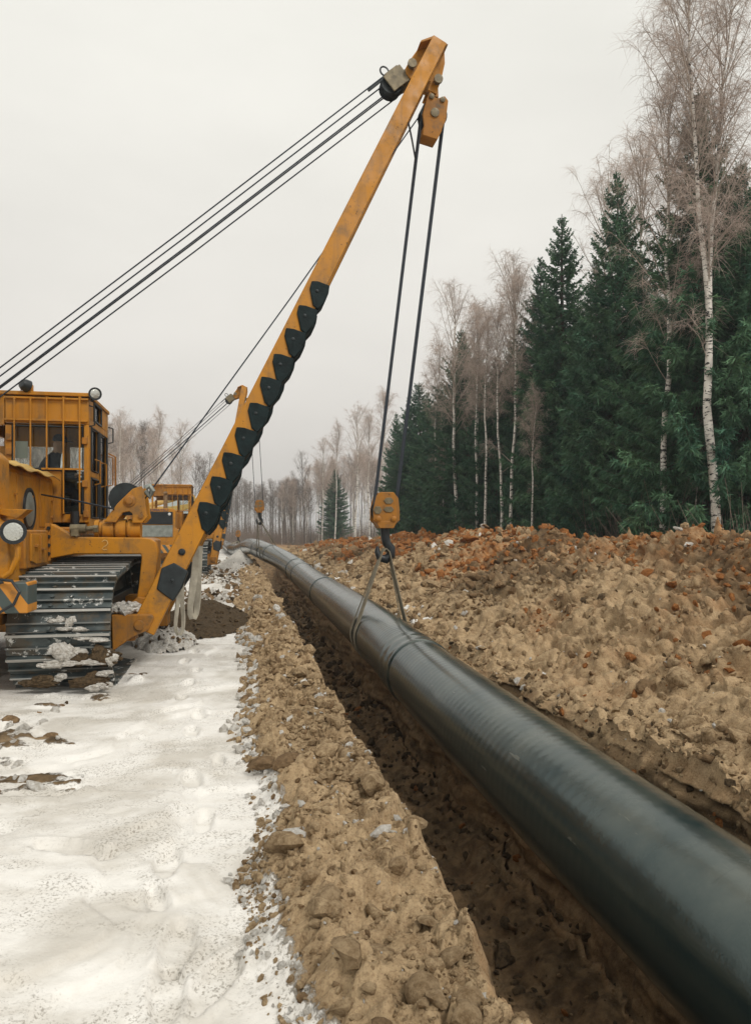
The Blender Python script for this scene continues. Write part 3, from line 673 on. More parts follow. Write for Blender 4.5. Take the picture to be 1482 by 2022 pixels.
def pipe_material(name='pipe_coating', dust_sheen_amt=0.5):
    m, nt, n, l, b = node_mat(name)
    v = _tc(n, l)
    geo = n.new('ShaderNodeNewGeometry'); sp = n.new('ShaderNodeSeparateXYZ'); l.new(geo.outputs['Normal'], sp.inputs[0])
    topm = _ramp(n, l, sp.outputs['Z'], 0.30, 0.95)               # dust on upward faces, its paleness also painted in as sky sheen
    dust_sheen = _math(n, l, 'MULTIPLY', topm, _ramp(n, l, _noise(n, l, v, 2.2, 6, 0.6), 0.28, 0.72))
    c = _mix(n, l, _math(n, l, 'MULTIPLY', dust_sheen, dust_sheen_amt), (0.0035, 0.0155, 0.0190), (0.22, 0.21, 0.165))
    vs = _tc(n, l, (9, 0.9, 9)); sc = _ramp(n, l, _noise(n, l, vs, 2.2, 4, 0.6), 0.69, 0.71)
    c = _mix(n, l, _math(n, l, 'MULTIPLY', sc, 0.22), c, (0.3, 0.28, 0.23))
    vd = _tc(n, l, (2, 5, 2)); smu = _ramp(n, l, _noise(n, l, vd, 3.0, 6, 0.62, 0.6), 0.63, 0.70)
    c = _mix(n, l, _math(n, l, 'MULTIPLY', smu, 0.35), c, (0.012, 0.016, 0.016))
    l.new(c, b.inputs['Base Color'])
    l.new(_ramp(n, l, _noise(n, l, v, 3.5, 5), 0.3, 0.7, (0.14,)*3 + (1,), (0.21,)*3 + (1,)), b.inputs['Roughness'])
    b.inputs['IOR'].default_value = 1.64; b.inputs['Specular Tint'].default_value = (0.80, 1.0, 0.98, 1)
    _bump(n, l, b, _math(n, l, 'ADD', _noise(n, l, v, 60, 4, 0.6), _math(n, l, 'MULTIPLY', _noise(n, l, v, 5, 3), 1.5)), 0.10, 0.01)
    return m
PIPEM = pipe_material(dust_sheen_amt=.36); SLEEVE = pipe_material('sleeve_wrap', 0.4)
yl = list(np.arange(-5, 15, 0.0125)) + list(np.arange(15, 26, 0.022)) + list(np.arange(26, 60, 0.4)) + list(np.arange(60, 150, 3.0))
V_, _ = pipe_rings(yl, PR, 80, 0.0011)
pipe = link('steel_pipe', ring_mesh(V_, PIPEM)); tag(pipe, 'long black coated steel pipe hanging over the open trench', 'pipe')
def sleeve(y0, y1, lift, name='joint_sleeve'):
    n = max(14, int((y1 - y0) / 0.02)); ylist = np.linspace(y0, y1, n); prof = np.full(n, PR + lift); prof[0] = prof[-1] = PR + 0.0005; prof[1] = prof[-2] = PR + lift * 0.8
    prof = prof + lift * 0.25 * np.sin(np.linspace(0, 5 * np.pi, n)) * (prof > PR + 0.001)
    V, _ = pipe_rings(ylist, prof, 80); return link(name, ring_mesh(V, SLEEVE), pipe)
sleeve(7.66, 8.22, 0.012)
for y0, w in ((16.9, 0.06), (22.3, 0.4), (23.6, 0.1), (28.4, 0.35), (31.2, 0.35), (36, 0.35), (44, 0.35)): sleeve(y0, y0 + w, 0.010)

# ================================================================== pipelayers (crawler tractors with a side boom)
O1 = Vector((-2.9, 9.6, 0.0))
def z1(X, Y): return X * 0.3363, 720 + Y * 0.3363
def z2(X, Y): return 680 + X * 0.1979, 50 + Y * 0.1979
def z5(X, Y): return X * 0.178, 740 + Y * 0.178
def XZ(pts, fn, y):
    """picture outline -> (x, z) outline lying in the plane y"""
    r = []
    for X, Y in pts:
        p = at_y(*fn(X, Y), y); r.append((p.x, p.z))
    return r

def shoe_mesh():
    b = MB(); W = 0.475
    b.box(-W, W, -0.108, 0.108, 0.0, 0.024)
    b.prism_x([(-0.108, 0.022), (-0.070, 0.022), (-0.076, 0.070), (-0.100, 0.070)], -W, W)      # grouser
    b.prism_x([(0.022, 0.022), (0.048, 0.022), (0.043, 0.060), (0.027, 0.060)], -W, W)      # second, lower grouser
    for sx in (-0.09, 0.09):
        for sy in (-0.03, 0.078): b.cyl((sx, sy, 0.022), (sx, sy, 0.042), 0.020, n=6)
    b.box(-0.13, -0.06, -0.10, 0.10, -0.075, 0.002); b.box(0.06, 0.13, -0.10, 0.10, -0.075, 0.002)
    return b.mesh('track_shoe', SHOE)
SHOE_ME = shoe_mesh()
def track_path():
    pts = []
    ic, ir, sc_, sr = (8.12, 0.585), 0.53, (11.2, 0.62), 0.585
    for k in range(25): g = R(270 - 180 * k / 24 - 0); pts.append((ic[0] + ir * math.cos(g), ic[1] + ir * math.sin(g)))
    pts += [(8.7, 1.155), (9.4, 1.205), (10.3, 1.205)]
    for k in range(25): g = R(90 - 180 * k / 24); pts.append((sc_[0] + sr * math.cos(g), sc_[1] + sr * math.sin(g)))
    pts += [(10.4, 0.045), (9.0, 0.045)]
    return pts
def resample(pts, n):
    P = np.array(pts + [pts[0]]); d = np.r_[0, np.cumsum(np.linalg.norm(np.diff(P, axis=0), axis=1))]; s = np.linspace(0, d[-1], n, endpoint=False)
    return np.stack([np.interp(s, d, P[:, 0]), np.interp(s, d, P[:, 1])], -1), d[-1]

def lamp(parent, p, aim, r=0.09, body=BLACK, off=O1):
    """round floodlight facing `aim`, with housing, rim and glass"""
    a = Vector(aim).normalized(); p = Vector(p)
    b = MB(); b.lathe(p - a * 0.09, a, [(0, r * .35), (0.01, r * .7), (0.05, r * .95), (0.09, r), (0.10, r * 1.04), (0.108, r * 1.04), (0.108, r * .9), (0.10, r * .9)], 24)
    o = b.build('headlight', body, parent, off)
    g = MB(); g.lathe(p + a * 0.0, a, [(0, r * .9), (0.006, r * .9), (0.014, r * .6), (0.017, r * .2)], 24); g.build('lamp_glass', LAMPG, o, off)
    return o

def text_to_mesh(t, parent, loc):
    bpy.context.view_layer.update(); me = bpy.data.meshes.new_from_object(t.evaluated_get(bpy.context.evaluated_depsgraph_get())); mats = [m for m in t.data.materials]
    o = bpy.data.objects.new('lettering', me); COL.objects.link(o); bpy.data.objects.remove(t)
    o.parent = parent; o.location = loc; o.rotation_euler = (R(90), 0, 0); return o
def make_pipelayer(loc, label, tip, near_base, far_base, block_c, hook_c, anchor, driver_side=True, detail=True, group='pipelayers along the trench', reave=True):
    O = O1
    root = empty('pipelayer', loc); tag(root, label, 'pipelayer', group)
    mk = lambda b, name, mat, par=None, bev=0.0, sm=35: b.build(name, mat, par or root, O, bev, sm)
    # ---------------- crawler tracks
    path, plen = resample(track_path(), 44)
    for side in (1, -1):
        xc = O.x + side * 1.225
        b = MB()
        b.prism_x([(8.0, 0.30), (8.0, 0.72), (8.6, 0.80), (11.3, 0.80), (11.5, 0.62), (11.3, 0.30)], xc - 0.2, xc + 0.2)
        b.prism_x([(8.6, 0.80), (9.0, 1.0), (10.6, 1.0), (11.0, 0.80)], xc - 0.12, xc + 0.12)
        tr = mk(b, 'track', DARK, None, 0.012)
        w = MB(); w.lathe((xc - 0.11, 8.12, 0.585), (1, 0, 0), [(0, .2), (0, .44), (.06, .455), (.08, .47), (.14, .47), (.16, .455), (.22, .44), (.22, .2)], 32); mk(w, 'idler', DARK, tr)
        w = MB(); w.lathe((xc - 0.06, 11.2, 0.62), (1, 0, 0), [(0, .15), (0, .40), (0, .48), (.12, .48), (.12, .40), (.12, .15)], 20); mk(w, 'sprocket', DARK, tr)
        for yy in np.linspace(8.65, 10.75, 6):
            w = MB(); w.lathe((xc - 0.14, yy, 0.225), (1, 0, 0), [(0, .08), (0, .14), (.05, .14), (.06, .11), (.22, .11), (.23, .14), (.28, .14), (.28, .08)], 16); mk(w, 'roller', DARK, tr)
        for k in range(len(path)):
            p, q = path[k], path[(k + 1) % len(path)]; m = (p + q) / 2; t = (q - p) / np.linalg.norm(q - p)
            n_ = np.array([-t[1], t[0]]); c_ = path.mean(0)
            if np.dot(n_, m - c_) < 0: n_ = -n_
            ty, tz = -t[0], -t[1]
            M = Matrix(((1, 0, 0, xc - O.x), (0, ty, n_[0], m[0] - O.y), (0, tz, n_[1], m[1]), (0, 0, 0, 1)))
            if M.determinant() < 0: M = Matrix(((-1, 0, 0, xc - O.x), (0, ty, n_[0], m[0] - O.y), (0, tz, n_[1], m[1]), (0, 0, 0, 1)))
            link('track_shoe', SHOE_ME, tr, M)
    # ---------------- hull, hood
    b = MB()
    b.box(-3.73, -2.07, 7.95, 10.3, 1.22, 1.62); b.box(-3.60, -2.2, 8.3, 11.9, 0.55, 1.22); b.box(-3.70, -2.10, 9.0, 11.9, 1.20, 1.60)
    b.box(-3.9, -1.96, 9.9, 12.0, 1.56, 1.66)
    body = mk(b, 'chassis', YEL2, None, 0.02)
    if detail:
        d = MB(); d.prism_x([(8.1, 1.30), (8.1, 1.58), (8.72, 1.58), (8.72, 1.26), (8.3, 1.26)], -2.072, -2.052); dd = mk(d, 'service_door', YEL, body, 0.006)
        h = MB(); h.box(-2.053, -2.03, 8.40, 8.405, 1.3, 1.56); h.box(-2.053, -2.02, 8.22, 8.32, 1.44, 1.465); h.box(-2.053, -2.02, 8.5, 8.58, 1.40, 1.425); mk(h, 'door_handle', YEL2, dd, 0.004)
    b = MB()
    b.prism_y([(-3.45, 1.60), (-2.36, 1.60), (-2.36, 2.28), (-2.44, 2.36), (-3.37, 2.36), (-3.45, 2.28)], 8.22, 10.35)
    hood = mk(b, 'hood', YEL, None, 0.015)
    b = MB()                                                      # radiator housing in front
    b.prism_y([(-3.62, 0.95), (-2.13, 0.95), (-2.13, 1.64), (-2.30, 1.72), (-2.30, 2.34), (-2.38, 2.42), (-3.43, 2.42), (-3.51, 2.34), (-3.51, 1.72), (-3.62, 1.64)], 7.62, 8.24)
    fr = mk(b, 'radiator_housing', YEL, None, 0.02)
    b = MB(); b.box(-3.42, -2.39, 7.596, 7.625, 1.86, 2.30); mk(b, 'grille', BLACK, fr)
    for k in range(9):
        b = MB(); b.box(-3.42, -2.39, 7.575, 7.598, 1.885 + k * 0.047, 1.897 + k * 0.047); mk(b, 'slat', DARK, fr)
    b = MB(); b.box(-3.42, -2.39, 7.59, 7.625, 1.42, 1.83); mk(b, 'lower_guard', GREYST, fr, 0.01)
    cu = bpy.data.curves.new('lettering', 'FONT'); cu.body = 'KOMATSU'; cu.size = 0.13; cu.extrude = 0.004; cu.align_x = 'CENTER'
    cu.materials.append(LETTER); tx = bpy.data.objects.new('lettering', cu); COL.objects.link(tx)
    text_to_mesh(tx, fr, (-2.905 - O.x, 7.61 - O.y, 2.315)).scale = (1.15, 1, 1)
    b = MB(); b.lathe((-2.5, 7.59, 2.22), (0, -1, 0), [(0, .05), (.02, .05), (.03, .03)], 16); mk(b, 'round_badge', WHITE, fr)
    for X in (-2.22, -3.53):
        lamp(fr, at_y(27, 1050, 7.55) if X > -3 else Vector((-3.75, 7.55, 1.58)), (0.15, -1, 0), 0.115)
    b = MB(); b.tube([at_y(27, 1066, 7.6), at_y(36, 1080, 7.6), at_y(35, 1100, 7.6), at_y(22, 1130, 7.6), at_y(6, 1140, 7.6)], 0.028, 8); mk(b, 'guard_rail', YEL, fr)
    b = MB(); b.box(-3.95, -1.85, 7.18, 7.5, 0.86, 1.14); bp = mk(b, 'bumper', HAZ, None, 0.012)
    b = MB(); b.box(-3.6, -2.2, 7.5, 8.0, 0.7, 1.1); mk(b, 'bumper_bracket', YEL2, bp, 0.01)
    if detail:
        b = MB(); b.tube([(-2.1, 7.16, 1.17), (-1.97, 7.12, 1.16), (-1.90, 7.10, 1.06), (-1.95, 7.11, 0.95), (-2.1, 7.12, 0.86), (-2.3, 7.12, 0.9)], 0.014, 8)
        b.tube([(-2.3, 7.14, 1.18), (-2.1, 7.13, 1.19), (-2.04, 7.1, 1.15), (-2.15, 7.08, 1.12), (-2.4, 7.1, 1.14)], 0.016, 8); mk(b, 'hose', BLACK, bp)
        # hood side: panel seams, round vent, catches
        for y0, y1 in ((8.30, 8.66), (8.69, 9.30), (9.66, 10.30)):
            b = MB(); b.box(-2.362, -2.349, y0, y1, 1.66, 2.24); sp = mk(b, 'side_panel', YEL, hood, 0.006)
            b = MB(); b.box(-2.350, -2.325, y1 - 0.1, y1 - 0.03, 2.0, 2.02); b.box(-2.350, -2.325, y1 - 0.1, y1 - 0.03, 1.78, 1.80); mk(b, 'catch', YEL2, sp)
        b = MB(); b.lathe((-2.358, 9.15, 1.86), (1, 0, 0), [(0, .25), (.03, .25), (.035, .23), (.03, .21), (.015, .21)], 32); rv = mk(b, 'round_vent', BLACK, hood)
        b = MB(); b.lathe((-2.345, 9.15, 1.86), (1, 0, 0), [(0, .205), (.012, .2), (.03, .13), (.032, .05)], 32); mk(b, 'vent_cover', GREYST, rv)
        b = MB(); b.prism([at_y(*z1(0, 845), 7.9), at_y(*z1(165, 850), 7.9), at_y(*z1(100, 905), 7.9), at_y(*z1(0, 880), 7.9)], (0, .22, 0)); mk(b, 'side_step', YEL, fr, 0.006)
        # tarpaulin thrown over the hood
        b = MB(); pts = []
        for i in range(14):
            for j in range(8):
                yy = 8.25 + i * 0.155; xx = -2.25 - j * 0.16; zz = 2.378 + 0.012 * math.sin(i * 1.9 + j) + 0.014 * math.sin(i * 0.7 - j * 2.1)
                if j == 0: zz = 2.29 + 0.018 * math.sin(i * 1.3)
                pts.append((xx, yy, zz))
        b.add(pts, [(i*8+j, i*8+j+1, (i+1)*8+j+1, (i+1)*8+j) for i in range(13) for j in range(7)]); tp = mk(b, 'hood_cover', CREAM, hood, 0, 80)
        sd = tp.modifiers.new('thick', 'SOLIDIFY'); sd.thickness = 0.012
    b = MB(); b.cyl((-2.75, 8.9, 2.3), (-2.75, 8.9, 2.95), 0.075, n=16); b.cyl((-2.75, 8.9, 2.95), (-2.75, 8.82, 3.05), 0.07, n=16)
    if not detail: mk(b, 'exhaust', C_BROWN, hood)
    # ---------------- cab
    y0, y1 = 10.35, 11.87; xr, xl = -1.915, -2.955; zt, zb = 3.39, 1.66
    def rect(b, X0, X1, Y0, Y1, yy0, yy1):
        p, q = at_y(*z5(X0, Y0), y0), at_y(*z5(X1, Y1), y0); b.box(p.x, q.x, yy0, yy1, q.z, p.z)
    b = MB()
    rect(b, 60, 985, 245, 552, y0, y0 + .06); rect(b, 60, 130, 552, 1640, y0, y0 + .06); rect(b, 932, 985, 552, 1640, y0, y0 + .06)
    rect(b, 130, 690, 1060, 1640, y0, y0 + .06); rect(b, 690, 932, 1545, 1640, y0, y0 + .06)
    zw0 = at_y(*z5(0, 1060), y0).z; zw1 = at_y(*z5(0, 552), y0).z
    # left chamfer, rear wall with two windows, side posts and rails, roof
    b.prism([(xl, y0 + .003, zb), (xl - .42, y0 + .35, zb), (xl - .42, y0 + .41, zb), (xl, y0 + .06, zb)], (0, 0, zw0 - zb - .1))
    b.prism([(xl, y0 + .003, zw1), (xl - .42, y0 + .35, zw1), (xl - .42, y0 + .41, zw1), (xl, y0 + .06, zw1)], (0, 0, zt - zw1))
    b.box(xl - .48, xl - .42, y0 + .33, y1, zb, zw0); b.box(xl - .48, xl - .42, y0 + .33, y1, zw1, zt); b.box(xl - .48, xl - .42, y0 + .33, y0 + .42, zw0, zw1)
    b.box(xl - .42, xr - .06, y1 - .06, y1, zb, zw0 - .05); b.box(xl - .42, xr - .06, y1 - .06, y1, zw1 - .12, zt)
    for X in (xl - .48, (xl + xr) / 2 - .12, xr - .10): b.box(X, X + .10, y1 - .063, y1 - .002, zw0 - .05, zw1 - .12)
    for Y in (y0 + .062, y0 + .70, y1 - .10): b.box(xr - .055, xr, Y, Y + .085, zb + .12, zw1 + .03)
    b.box(xr - .055, xr, y0 + .062, y1, zb, zb + .12); b.box(xr - .055, xr, y0 + .062, y1, zw1 + .03, zw1 + .12)
    b.box(xr - .055, xr, y0 + .147, y0 + .70, zw0 - .06, zw0 + .02)
    b.box(xr - .055, xr, y0 + .062, y0 + .34, zw1 + .12, zt); b.box(xr - .055, xr, y0 + .95, y1, zw1 + .12, zt)
    b.box(xl - .48, xr + .02, y0 - .02, y1 + .03, zt, zt + .05)
    b.box(xl - .46, xr - .06, y0 + .07, y1 - .07, zb - .05, zb)
    cab = mk(b, 'cab', YEL, None, 0.008)
    g = MB(); p, q = at_y(*z5(130, 552), y0 + .03), at_y(*z5(932, 1060), y0 + .03); g.box(p.x, q.x, y0 + .028, y0 + .034, q.z, p.z)
    p, q = at_y(*z5(690, 1060), y0 + .03), at_y(*z5(932, 1545), y0 + .03); g.box(p.x, q.x, y0 + .028, y0 + .034, q.z, p.z); mk(g, 'windscreen', GLASS, cab)
    for Y0, Y1, Z0, Z1 in ((y0 + .147, y0 + .70, zw0 + .02, zw1 + .03), (y0 + .147, y0 + .70, zb + .12, zw0 - .06), (y0 + .785, y1 - .10, zb + .12, zw1 + .03), (y0 + .34, y0 + .95, zw1 + .12, zt)):
        g = MB(); g.box(xr - .03, xr - .024, Y0, Y1, Z0, Z1); w = mk(g, 'side_window', GLASS, cab)
        s = MB(); s.tube([(xr + .004, Y0 + .015, Z0 + .015), (xr + .004, Y1 - .015, Z0 + .015), (xr + .004, Y1 - .015, Z1 - .015), (xr + .004, Y0 + .015, Z1 - .015)], 0.014, 6, True); mk(s, 'rubber_seal', BLACK, w)
    # window rubber and guard bars in front
    s = MB()
    for X0, X1, Y0, Y1 in ((130, 932, 552, 1060), (692, 930, 1064, 1545)):
        p, q = at_y(*z5(X0, Y0), y0), at_y(*z5(X1, Y1), y0); s.tube([(p.x + .012, y0 + .0, q.z + .012), (q.x - .012, y0, q.z + .012), (q.x - .012, y0, p.z - .012), (p.x + .012, y0, p.z - .012)], 0.016, 6, True)
    mk(s, 'window_seal', BLACK, cab)
    for X, Yb in ((160, 985), (340, 1020), (520, 1045), (705, 1540), (885, 1570)):
        p, q = at_y(*z5(X, 250), y0 - .05), at_y(*z5(X, Yb), y0 - .05); s = MB(); s.cyl((p.x, y0 - .05, p.z), (p.x, y0 - .05, q.z), 0.011, n=8)
        s.box(p.x - .015, p.x + .015, y0 - .05, y0 + .01, p.z - .02, p.z + .01); s.box(p.x - .012, p.x + .012, y0 - .05, y0 + .005, q.z, q.z + .02); mk(s, 'guard_bar', YEL, cab)
    for Y, Xa, Xb in ((495, 62, 975), (1045, 470, 920), (250, 62, 985)):
        p, q = at_y(*z5(Xa, Y), y0), at_y(*z5(Xb, Y), y0); s = MB(); s.box(p.x, q.x, y0 - .045, y0 + .004, p.z - .012, p.z + .012); mk(s, 'guard_rail', YEL, cab, 0.003)
    for X, Y in ((105, 690), (105, 850), (945, 735), (945, 1210), (960, 1545)):
        p = at_y(*z5(X, Y), y0); s = MB(); s.box(p.x - .035, p.x + .035, y0 - .035, y0 + .003, p.z - .045, p.z + .045); mk(s, 'hinge', YEL2, cab, 0.006)
    if detail:
        # grab handles on the side, mirrors, inside fittings
        for Y, Za, Zb in ((y0 + .03, 3.0, 3.28), (y1 + .02, 2.95, 3.2), (y0 + .45, 2.25, 2.6), (y0 + .95, 2.25, 2.6), (y1 + .02, 2.3, 2.75)):
            s = MB(); s.tube([(xr, Y, Za), (xr + .07, Y, Za + .02), (xr + .07, Y, Zb - .02), (xr, Y, Zb)], 0.011, 6); mk(s, 'grab_handle', BLACK if Za > 2.5 else YEL2, cab)
        s = MB(); s.tube([(xr + .0, y1 + .05, zb), (xr + .10, y1 + .05, zb + .05), (xr + .10, y1 + .05, 2.75), (xr, y1 + .05, 2.8)], 0.014, 6); mk(s, 'grab_handle', YEL2, cab)
        s = MB(); s.box(xl - .4, xr - .08, y0 + .1, y1 - .1, zt - .12, zt - .003); s.box(xl - .4, xr - .08, y0 + .1, y0 + .3, zt - .32, zt - .125); mk(s, 'roof_lining', BLACK, cab)
        s = MB(); s.box(-2.65, -2.25, 11.25, 11.36, zb, 2.5); s.box(-2.65, -2.25, 10.9, 11.25, zb + .001, 2.12); mk(s, 'seat', BLACK, cab, 0.03)
        s = MB(); s.box(-2.9, -2.5, 10.45, 10.72, zb + .002, 2.2); s.box(-2.4, -1.99, 10.45, 10.62, 1.70, 1.95); mk(s, 'dashboard', BLACK, cab, 0.02)
        p, q = at_y(*z5(172, 735), y0 + .07), at_y(*z5(310, 925), y0 + .07); s = MB(); s.box(p.x, q.x, y0 + .07, y0 + .075, q.z, p.z); mk(s, 'notice_sheet', WHITE, cab)
        lamp(cab, at_y(*z5(1055, 212), y0 + .0), (0.45, -1, -.1), 0.082)
        s = MB(); s.cyl(at_y(*z5(1030, 265), y0 + .05), at_y(*z5(1020, 300), y0 + .05), 0.02, n=8); s.tube([at_y(*z5(905, 275), y0), at_y(*z5(930, 235), y0), at_y(*z5(985, 245), y0)], 0.008, 6); mk(s, 'lamp_bracket', BLACK, cab)
        lamp(cab, at_y(*z5(300, 125), y0 - .02), (0.5, 0.6, -.25), 0.082)
        s = MB(); pz = at_y(*z5(312, 235), y0); s.box(pz.x - .04, pz.x + .05, y0 + .0, y0 + .08, zt + .04, zt + .14); s.tube([at_y(*z5(240, 140), y0), at_y(*z5(235, 190), y0), at_y(*z5(270, 225), y0)], 0.008, 6); mk(s, 'lamp_bracket', YEL, cab)
        s = MB(); pz = at_y(*z1(440, 915), 10.25); s.cyl((pz.x, 10.25, pz.z - .1), (pz.x, 10.25, pz.z + .12), 0.055, n=12); mk(s, 'air_filter', BLACK, cab)
    # ---------------- cross beam over the track, with its leg
    yb = 8.90
    b = MB()
    b.prism_y(XZ([(275, 935), (305, 935), (440, 1012), (835, 1016), (885, 1022), (915, 1045), (928, 1085), (925, 1160), (905, 1300), (850, 1375), (800, 1380), (815, 1300), (832, 1130), (825, 1112), (440, 1112), (288, 1142)], z1, yb), yb, yb + .16)
    beam = mk(b, 'cross_beam', YEL, None, 0.012)
    b = MB(); p, q = XZ([(290, 1005), (830, 1040)], z1, yb)
    b.prism_y(XZ([(290, 1020), (835, 1020), (880, 1035), (880, 1300), (830, 1300), (830, 1110), (290, 1110)], z1, yb), yb + .165, yb + 1.3); mk(b, 'beam_frame', YEL2, beam, 0.01)
    b = MB(); b.prism_y(XZ([(270, 930), (300, 930), (300, 1150), (270, 1150)], z1, yb), yb - .03, yb); mk(b, 'flange', YEL2, beam)
    for Y in (960, 1010, 1060, 1110):
        pz = at_y(*z1(288, Y), yb - .03); b = MB(); b.cyl((pz.x, yb - .05, pz.z), (pz.x, yb - .028, pz.z), .022, n=6); mk(b, 'bolt', DARK, beam)
    if detail:
        b = MB(); b.tube([at_y(*z1(X, Y), yb - .004) for X, Y in ((600, 1040), (612, 1030), (628, 1034), (634, 1050), (626, 1062), (610, 1070), (600, 1082), (612, 1088), (628, 1085))], 0.0045, 5); mk(b, 'chalk_number', CHALK, beam)
    # winch on top: drum casing, side plates, drum
    b = MB(); pa, pb = at_y(*z1(560, 968), yb + .28), at_y(*z1(830, 968), yb + .28)
    for f0, f1, r in ((0, .1, .115), (.1, .18, .095), (.18, .42, .125), (.42, .46, .10), (.46, .68, .125), (.68, .72, .10), (.72, 1, .125)):
        b.cyl((pa.x + (pb.x - pa.x) * f0, pa.y, pa.z), (pa.x + (pb.x - pa.x) * f1, pa.y, pa.z), r, n=24)
    wi = mk(b, 'winch', YEL, None, 0.006)
    for dy in (.12, .5):
        b = MB(); out = XZ([(610, 922), (690, 815), (780, 728), (832, 712), (846, 745), (858, 860), (866, 895), (835, 930), (775, 930), (778, 875), (760, 862), (722, 868), (680, 928)], z1, yb + .12)
        b.prism_y(out, yb + dy, yb + dy + .05); mk(b, 'winch_plate', YEL, wi, 0.008)
    pc = at_y(*z1(745, 790), yb + .3); b = MB(); b.lathe((pc.x, yb + .19, pc.z), (0, 1, 0), [(0, .10), (0, .19), (.02, .19), (.03, .13), (.26, .13), (.27, .19), (.29, .19), (.29, .10)], 28); mk(b, 'drum', DARK, wi)
    b = MB(); pc = at_y(*z1(760, 798), yb + .1); b.lathe((pc.x, yb + .121, pc.z), (0, -1, 0), [(0, .07), (.02, .068), (.03, .045), (.045, .04), (.05, .01)], 20); mk(b, 'pin', YEL2, wi)
    b = MB(); pc = at_y(*z1(828, 888), yb + .1); b.lathe((pc.x, yb + .121, pc.z), (0, -1, 0), [(0, .03), (.02, .03), (.022, .01)], 12); mk(b, 'pin', YEL2, wi)
    if detail:
        b = MB(); p0 = at_y(*z1(415, 965), yb + .05); b.cyl(p0, p0 + Vector((.17, 0, .0)), .055, n=12); b.cyl(p0 + Vector((.17, 0, 0)), p0 + Vector((.25, 0, .01)), .03, n=10); b.box(p0.x + .02, p0.x + .1, p0.y - .08, p0.y + .05, p0.z - .08, p0.z); b.cyl(p0 + Vector((.25, 0, 0)), p0 + Vector((.30, 0, 0)), .045, n=6); mk(b, 'valve_block', GREASE, wi)
        b = MB(); q0 = at_y(*z1(855, 725), yb + .2); b.tube([q0, q0 + Vector((.05, 0, .03)), q0 + Vector((.08, 0, -.03)), q0 + Vector((.05, .02, -.10)), q0 + Vector((.0, 0, -.03))], .035, 7); mk(b, 'rag', GREYST, wi)
        b = MB(); b.tube([at_x(*z1(245, 763), -2.33), at_y(*z1(450, 800), 9.2), at_y(*z1(670, 848), yb + .1)], .011, 6); mk(b, 'hydraulic_hose', CABLE, wi)
    # ---------------- boom foot bracket on the track frame
    b = MB(); yq = near_base[1]
    b.prism_y(XZ([(655, 1470), (890, 1466), (905, 1490), (872, 1560), (780, 1600), (660, 1685)], z1, 8.62), yq - .16, yq + .2)
    b.prism_y(XZ([(660, 1480), (880, 1476), (860, 1380), (800, 1370)], z1, 8.62), yq + .0, yq + .3)
    b.box(-1.9, -1.12, yq - .02, yq + .28, 0.36, 0.62)
    ft = mk(b, 'boom_foot', YEL2, None, 0.012)
    b = MB(); b.box(-1.9, -0.92, far_base[1] - .2, far_base[1] + .2, 0.30, 0.72); mk(b, 'boom_foot', YEL2, None, 0.012)
    pp = at_y(*z1(820, 1530), yq - .16); b = MB(); b.cyl((pp.x, yq - .185, pp.z), (pp.x, yq - .155, pp.z), .055, n=20); mk(b, 'pin', YEL2, ft, 0.004)
    # ---------------- A-frame boom with rubber pads
    tip = Vector(tip); side = Vector((1, 0, -0.49))
    def leg(base, name, pads, yoff):
        base = Vector(base); tp_ = tip + Vector((0, yoff, 0)); d = (tp_ - base); Ln = d.length; d.normalize()
        s_ = side - d * side.dot(d); s_.normalize(); n_ = d.cross(s_)
        if n_.y > 0: n_ = -n_
        b = MB(); wid = lambda a: 0.275 - 0.075 * a / Ln
        b.beam(base, tp_, s_, .275, .24, .20, .2)
        lg = mk(b, name, YEL, None, 0.01)
        # fish plate low down and bolt heads
        for a in ((0.98,) if pads else ()):
            c = base + d * a; b = MB(); b.lathe(c + n_ * .12, n_, [(0, .04), (.012, .04), (.02, .028), (.03, .02)], 14); mk(b, 'pin', DARK, lg)
        if pads is not None:
            ks = [(0.44, .38, True)] + [(1.30 + k * .338, .352, False) for k in range(10)]
            for k, (a0, ln, low) in enumerate(ks):
                jit = random.uniform(-.02, .02); c = base + d * (a0 + jit); w = wid(a0) / 2
                l_, r_ = -w * random.uniform(.58, .76), w + .045
                if low: l_ = -w * .9
                # outline along the leg: pointed on the inner side, bulging on the outer side
                u = [(r_ - .012, -.01), (r_ + .02, ln * .30), (r_ + .016, ln * .68), (r_ - .014, ln - .012), (w * .0, ln * .90), (l_, ln * .80), (l_ * .72, ln * .52), (w * .62, .012)]
                if low: u = [(r_ - .02, .0), (r_, ln * .5), (r_ - .02, ln), (l_ * .2, ln * 1.05), (l_, ln * .75), (l_ * .55, .05)]
                b = MB(); b.prism([c + s_ * uu + d * vv - n_ * .135 for uu, vv in u], n_ * .272)
                pd = mk(b, 'rubber_pad', RUBBER if not low else DARK, lg, 0.012)
                m = c + d * (ln * .55) + s_ * (w * .35) + n_ * .136; b = MB(); b.lathe(m, n_, [(0, .022), (.008, .02), (.012, .008)], 10); mk(b, 'bolt', DARK, pd)
        return lg
    leg(near_base, 'boom_leg', True, -0.30)
    leg(far_base, 'boom_leg', False, 0.30)
    b = MB()                                                       # head: bent plates joining both legs
    tx0, tz0 = tip.x - at_y(863, 92, 9.7).x, tip.z - at_y(863, 92, 9.7).z
    def hp(X, Y): 
        p = at_y(*z2(X, Y), 9.7); return (p.x + tx0, p.z + tz0)
    head_out = [hp(*q) for q in ((875, 146), (755, 190), (665, 315), (632, 380), (640, 440), (690, 500), (780, 470), (880, 520), (850, 600), (935, 640), (985, 500), (1022, 335), (1018, 233))]
    b.prism_y(head_out, tip.y - .16, tip.y - .12); b.prism_y(head_out, tip.y + .12, tip.y + .16)
    top_out = [hp(*q) for q in ((875, 146), (755, 190), (740, 215), (872, 175), (990, 250), (1018, 233))]
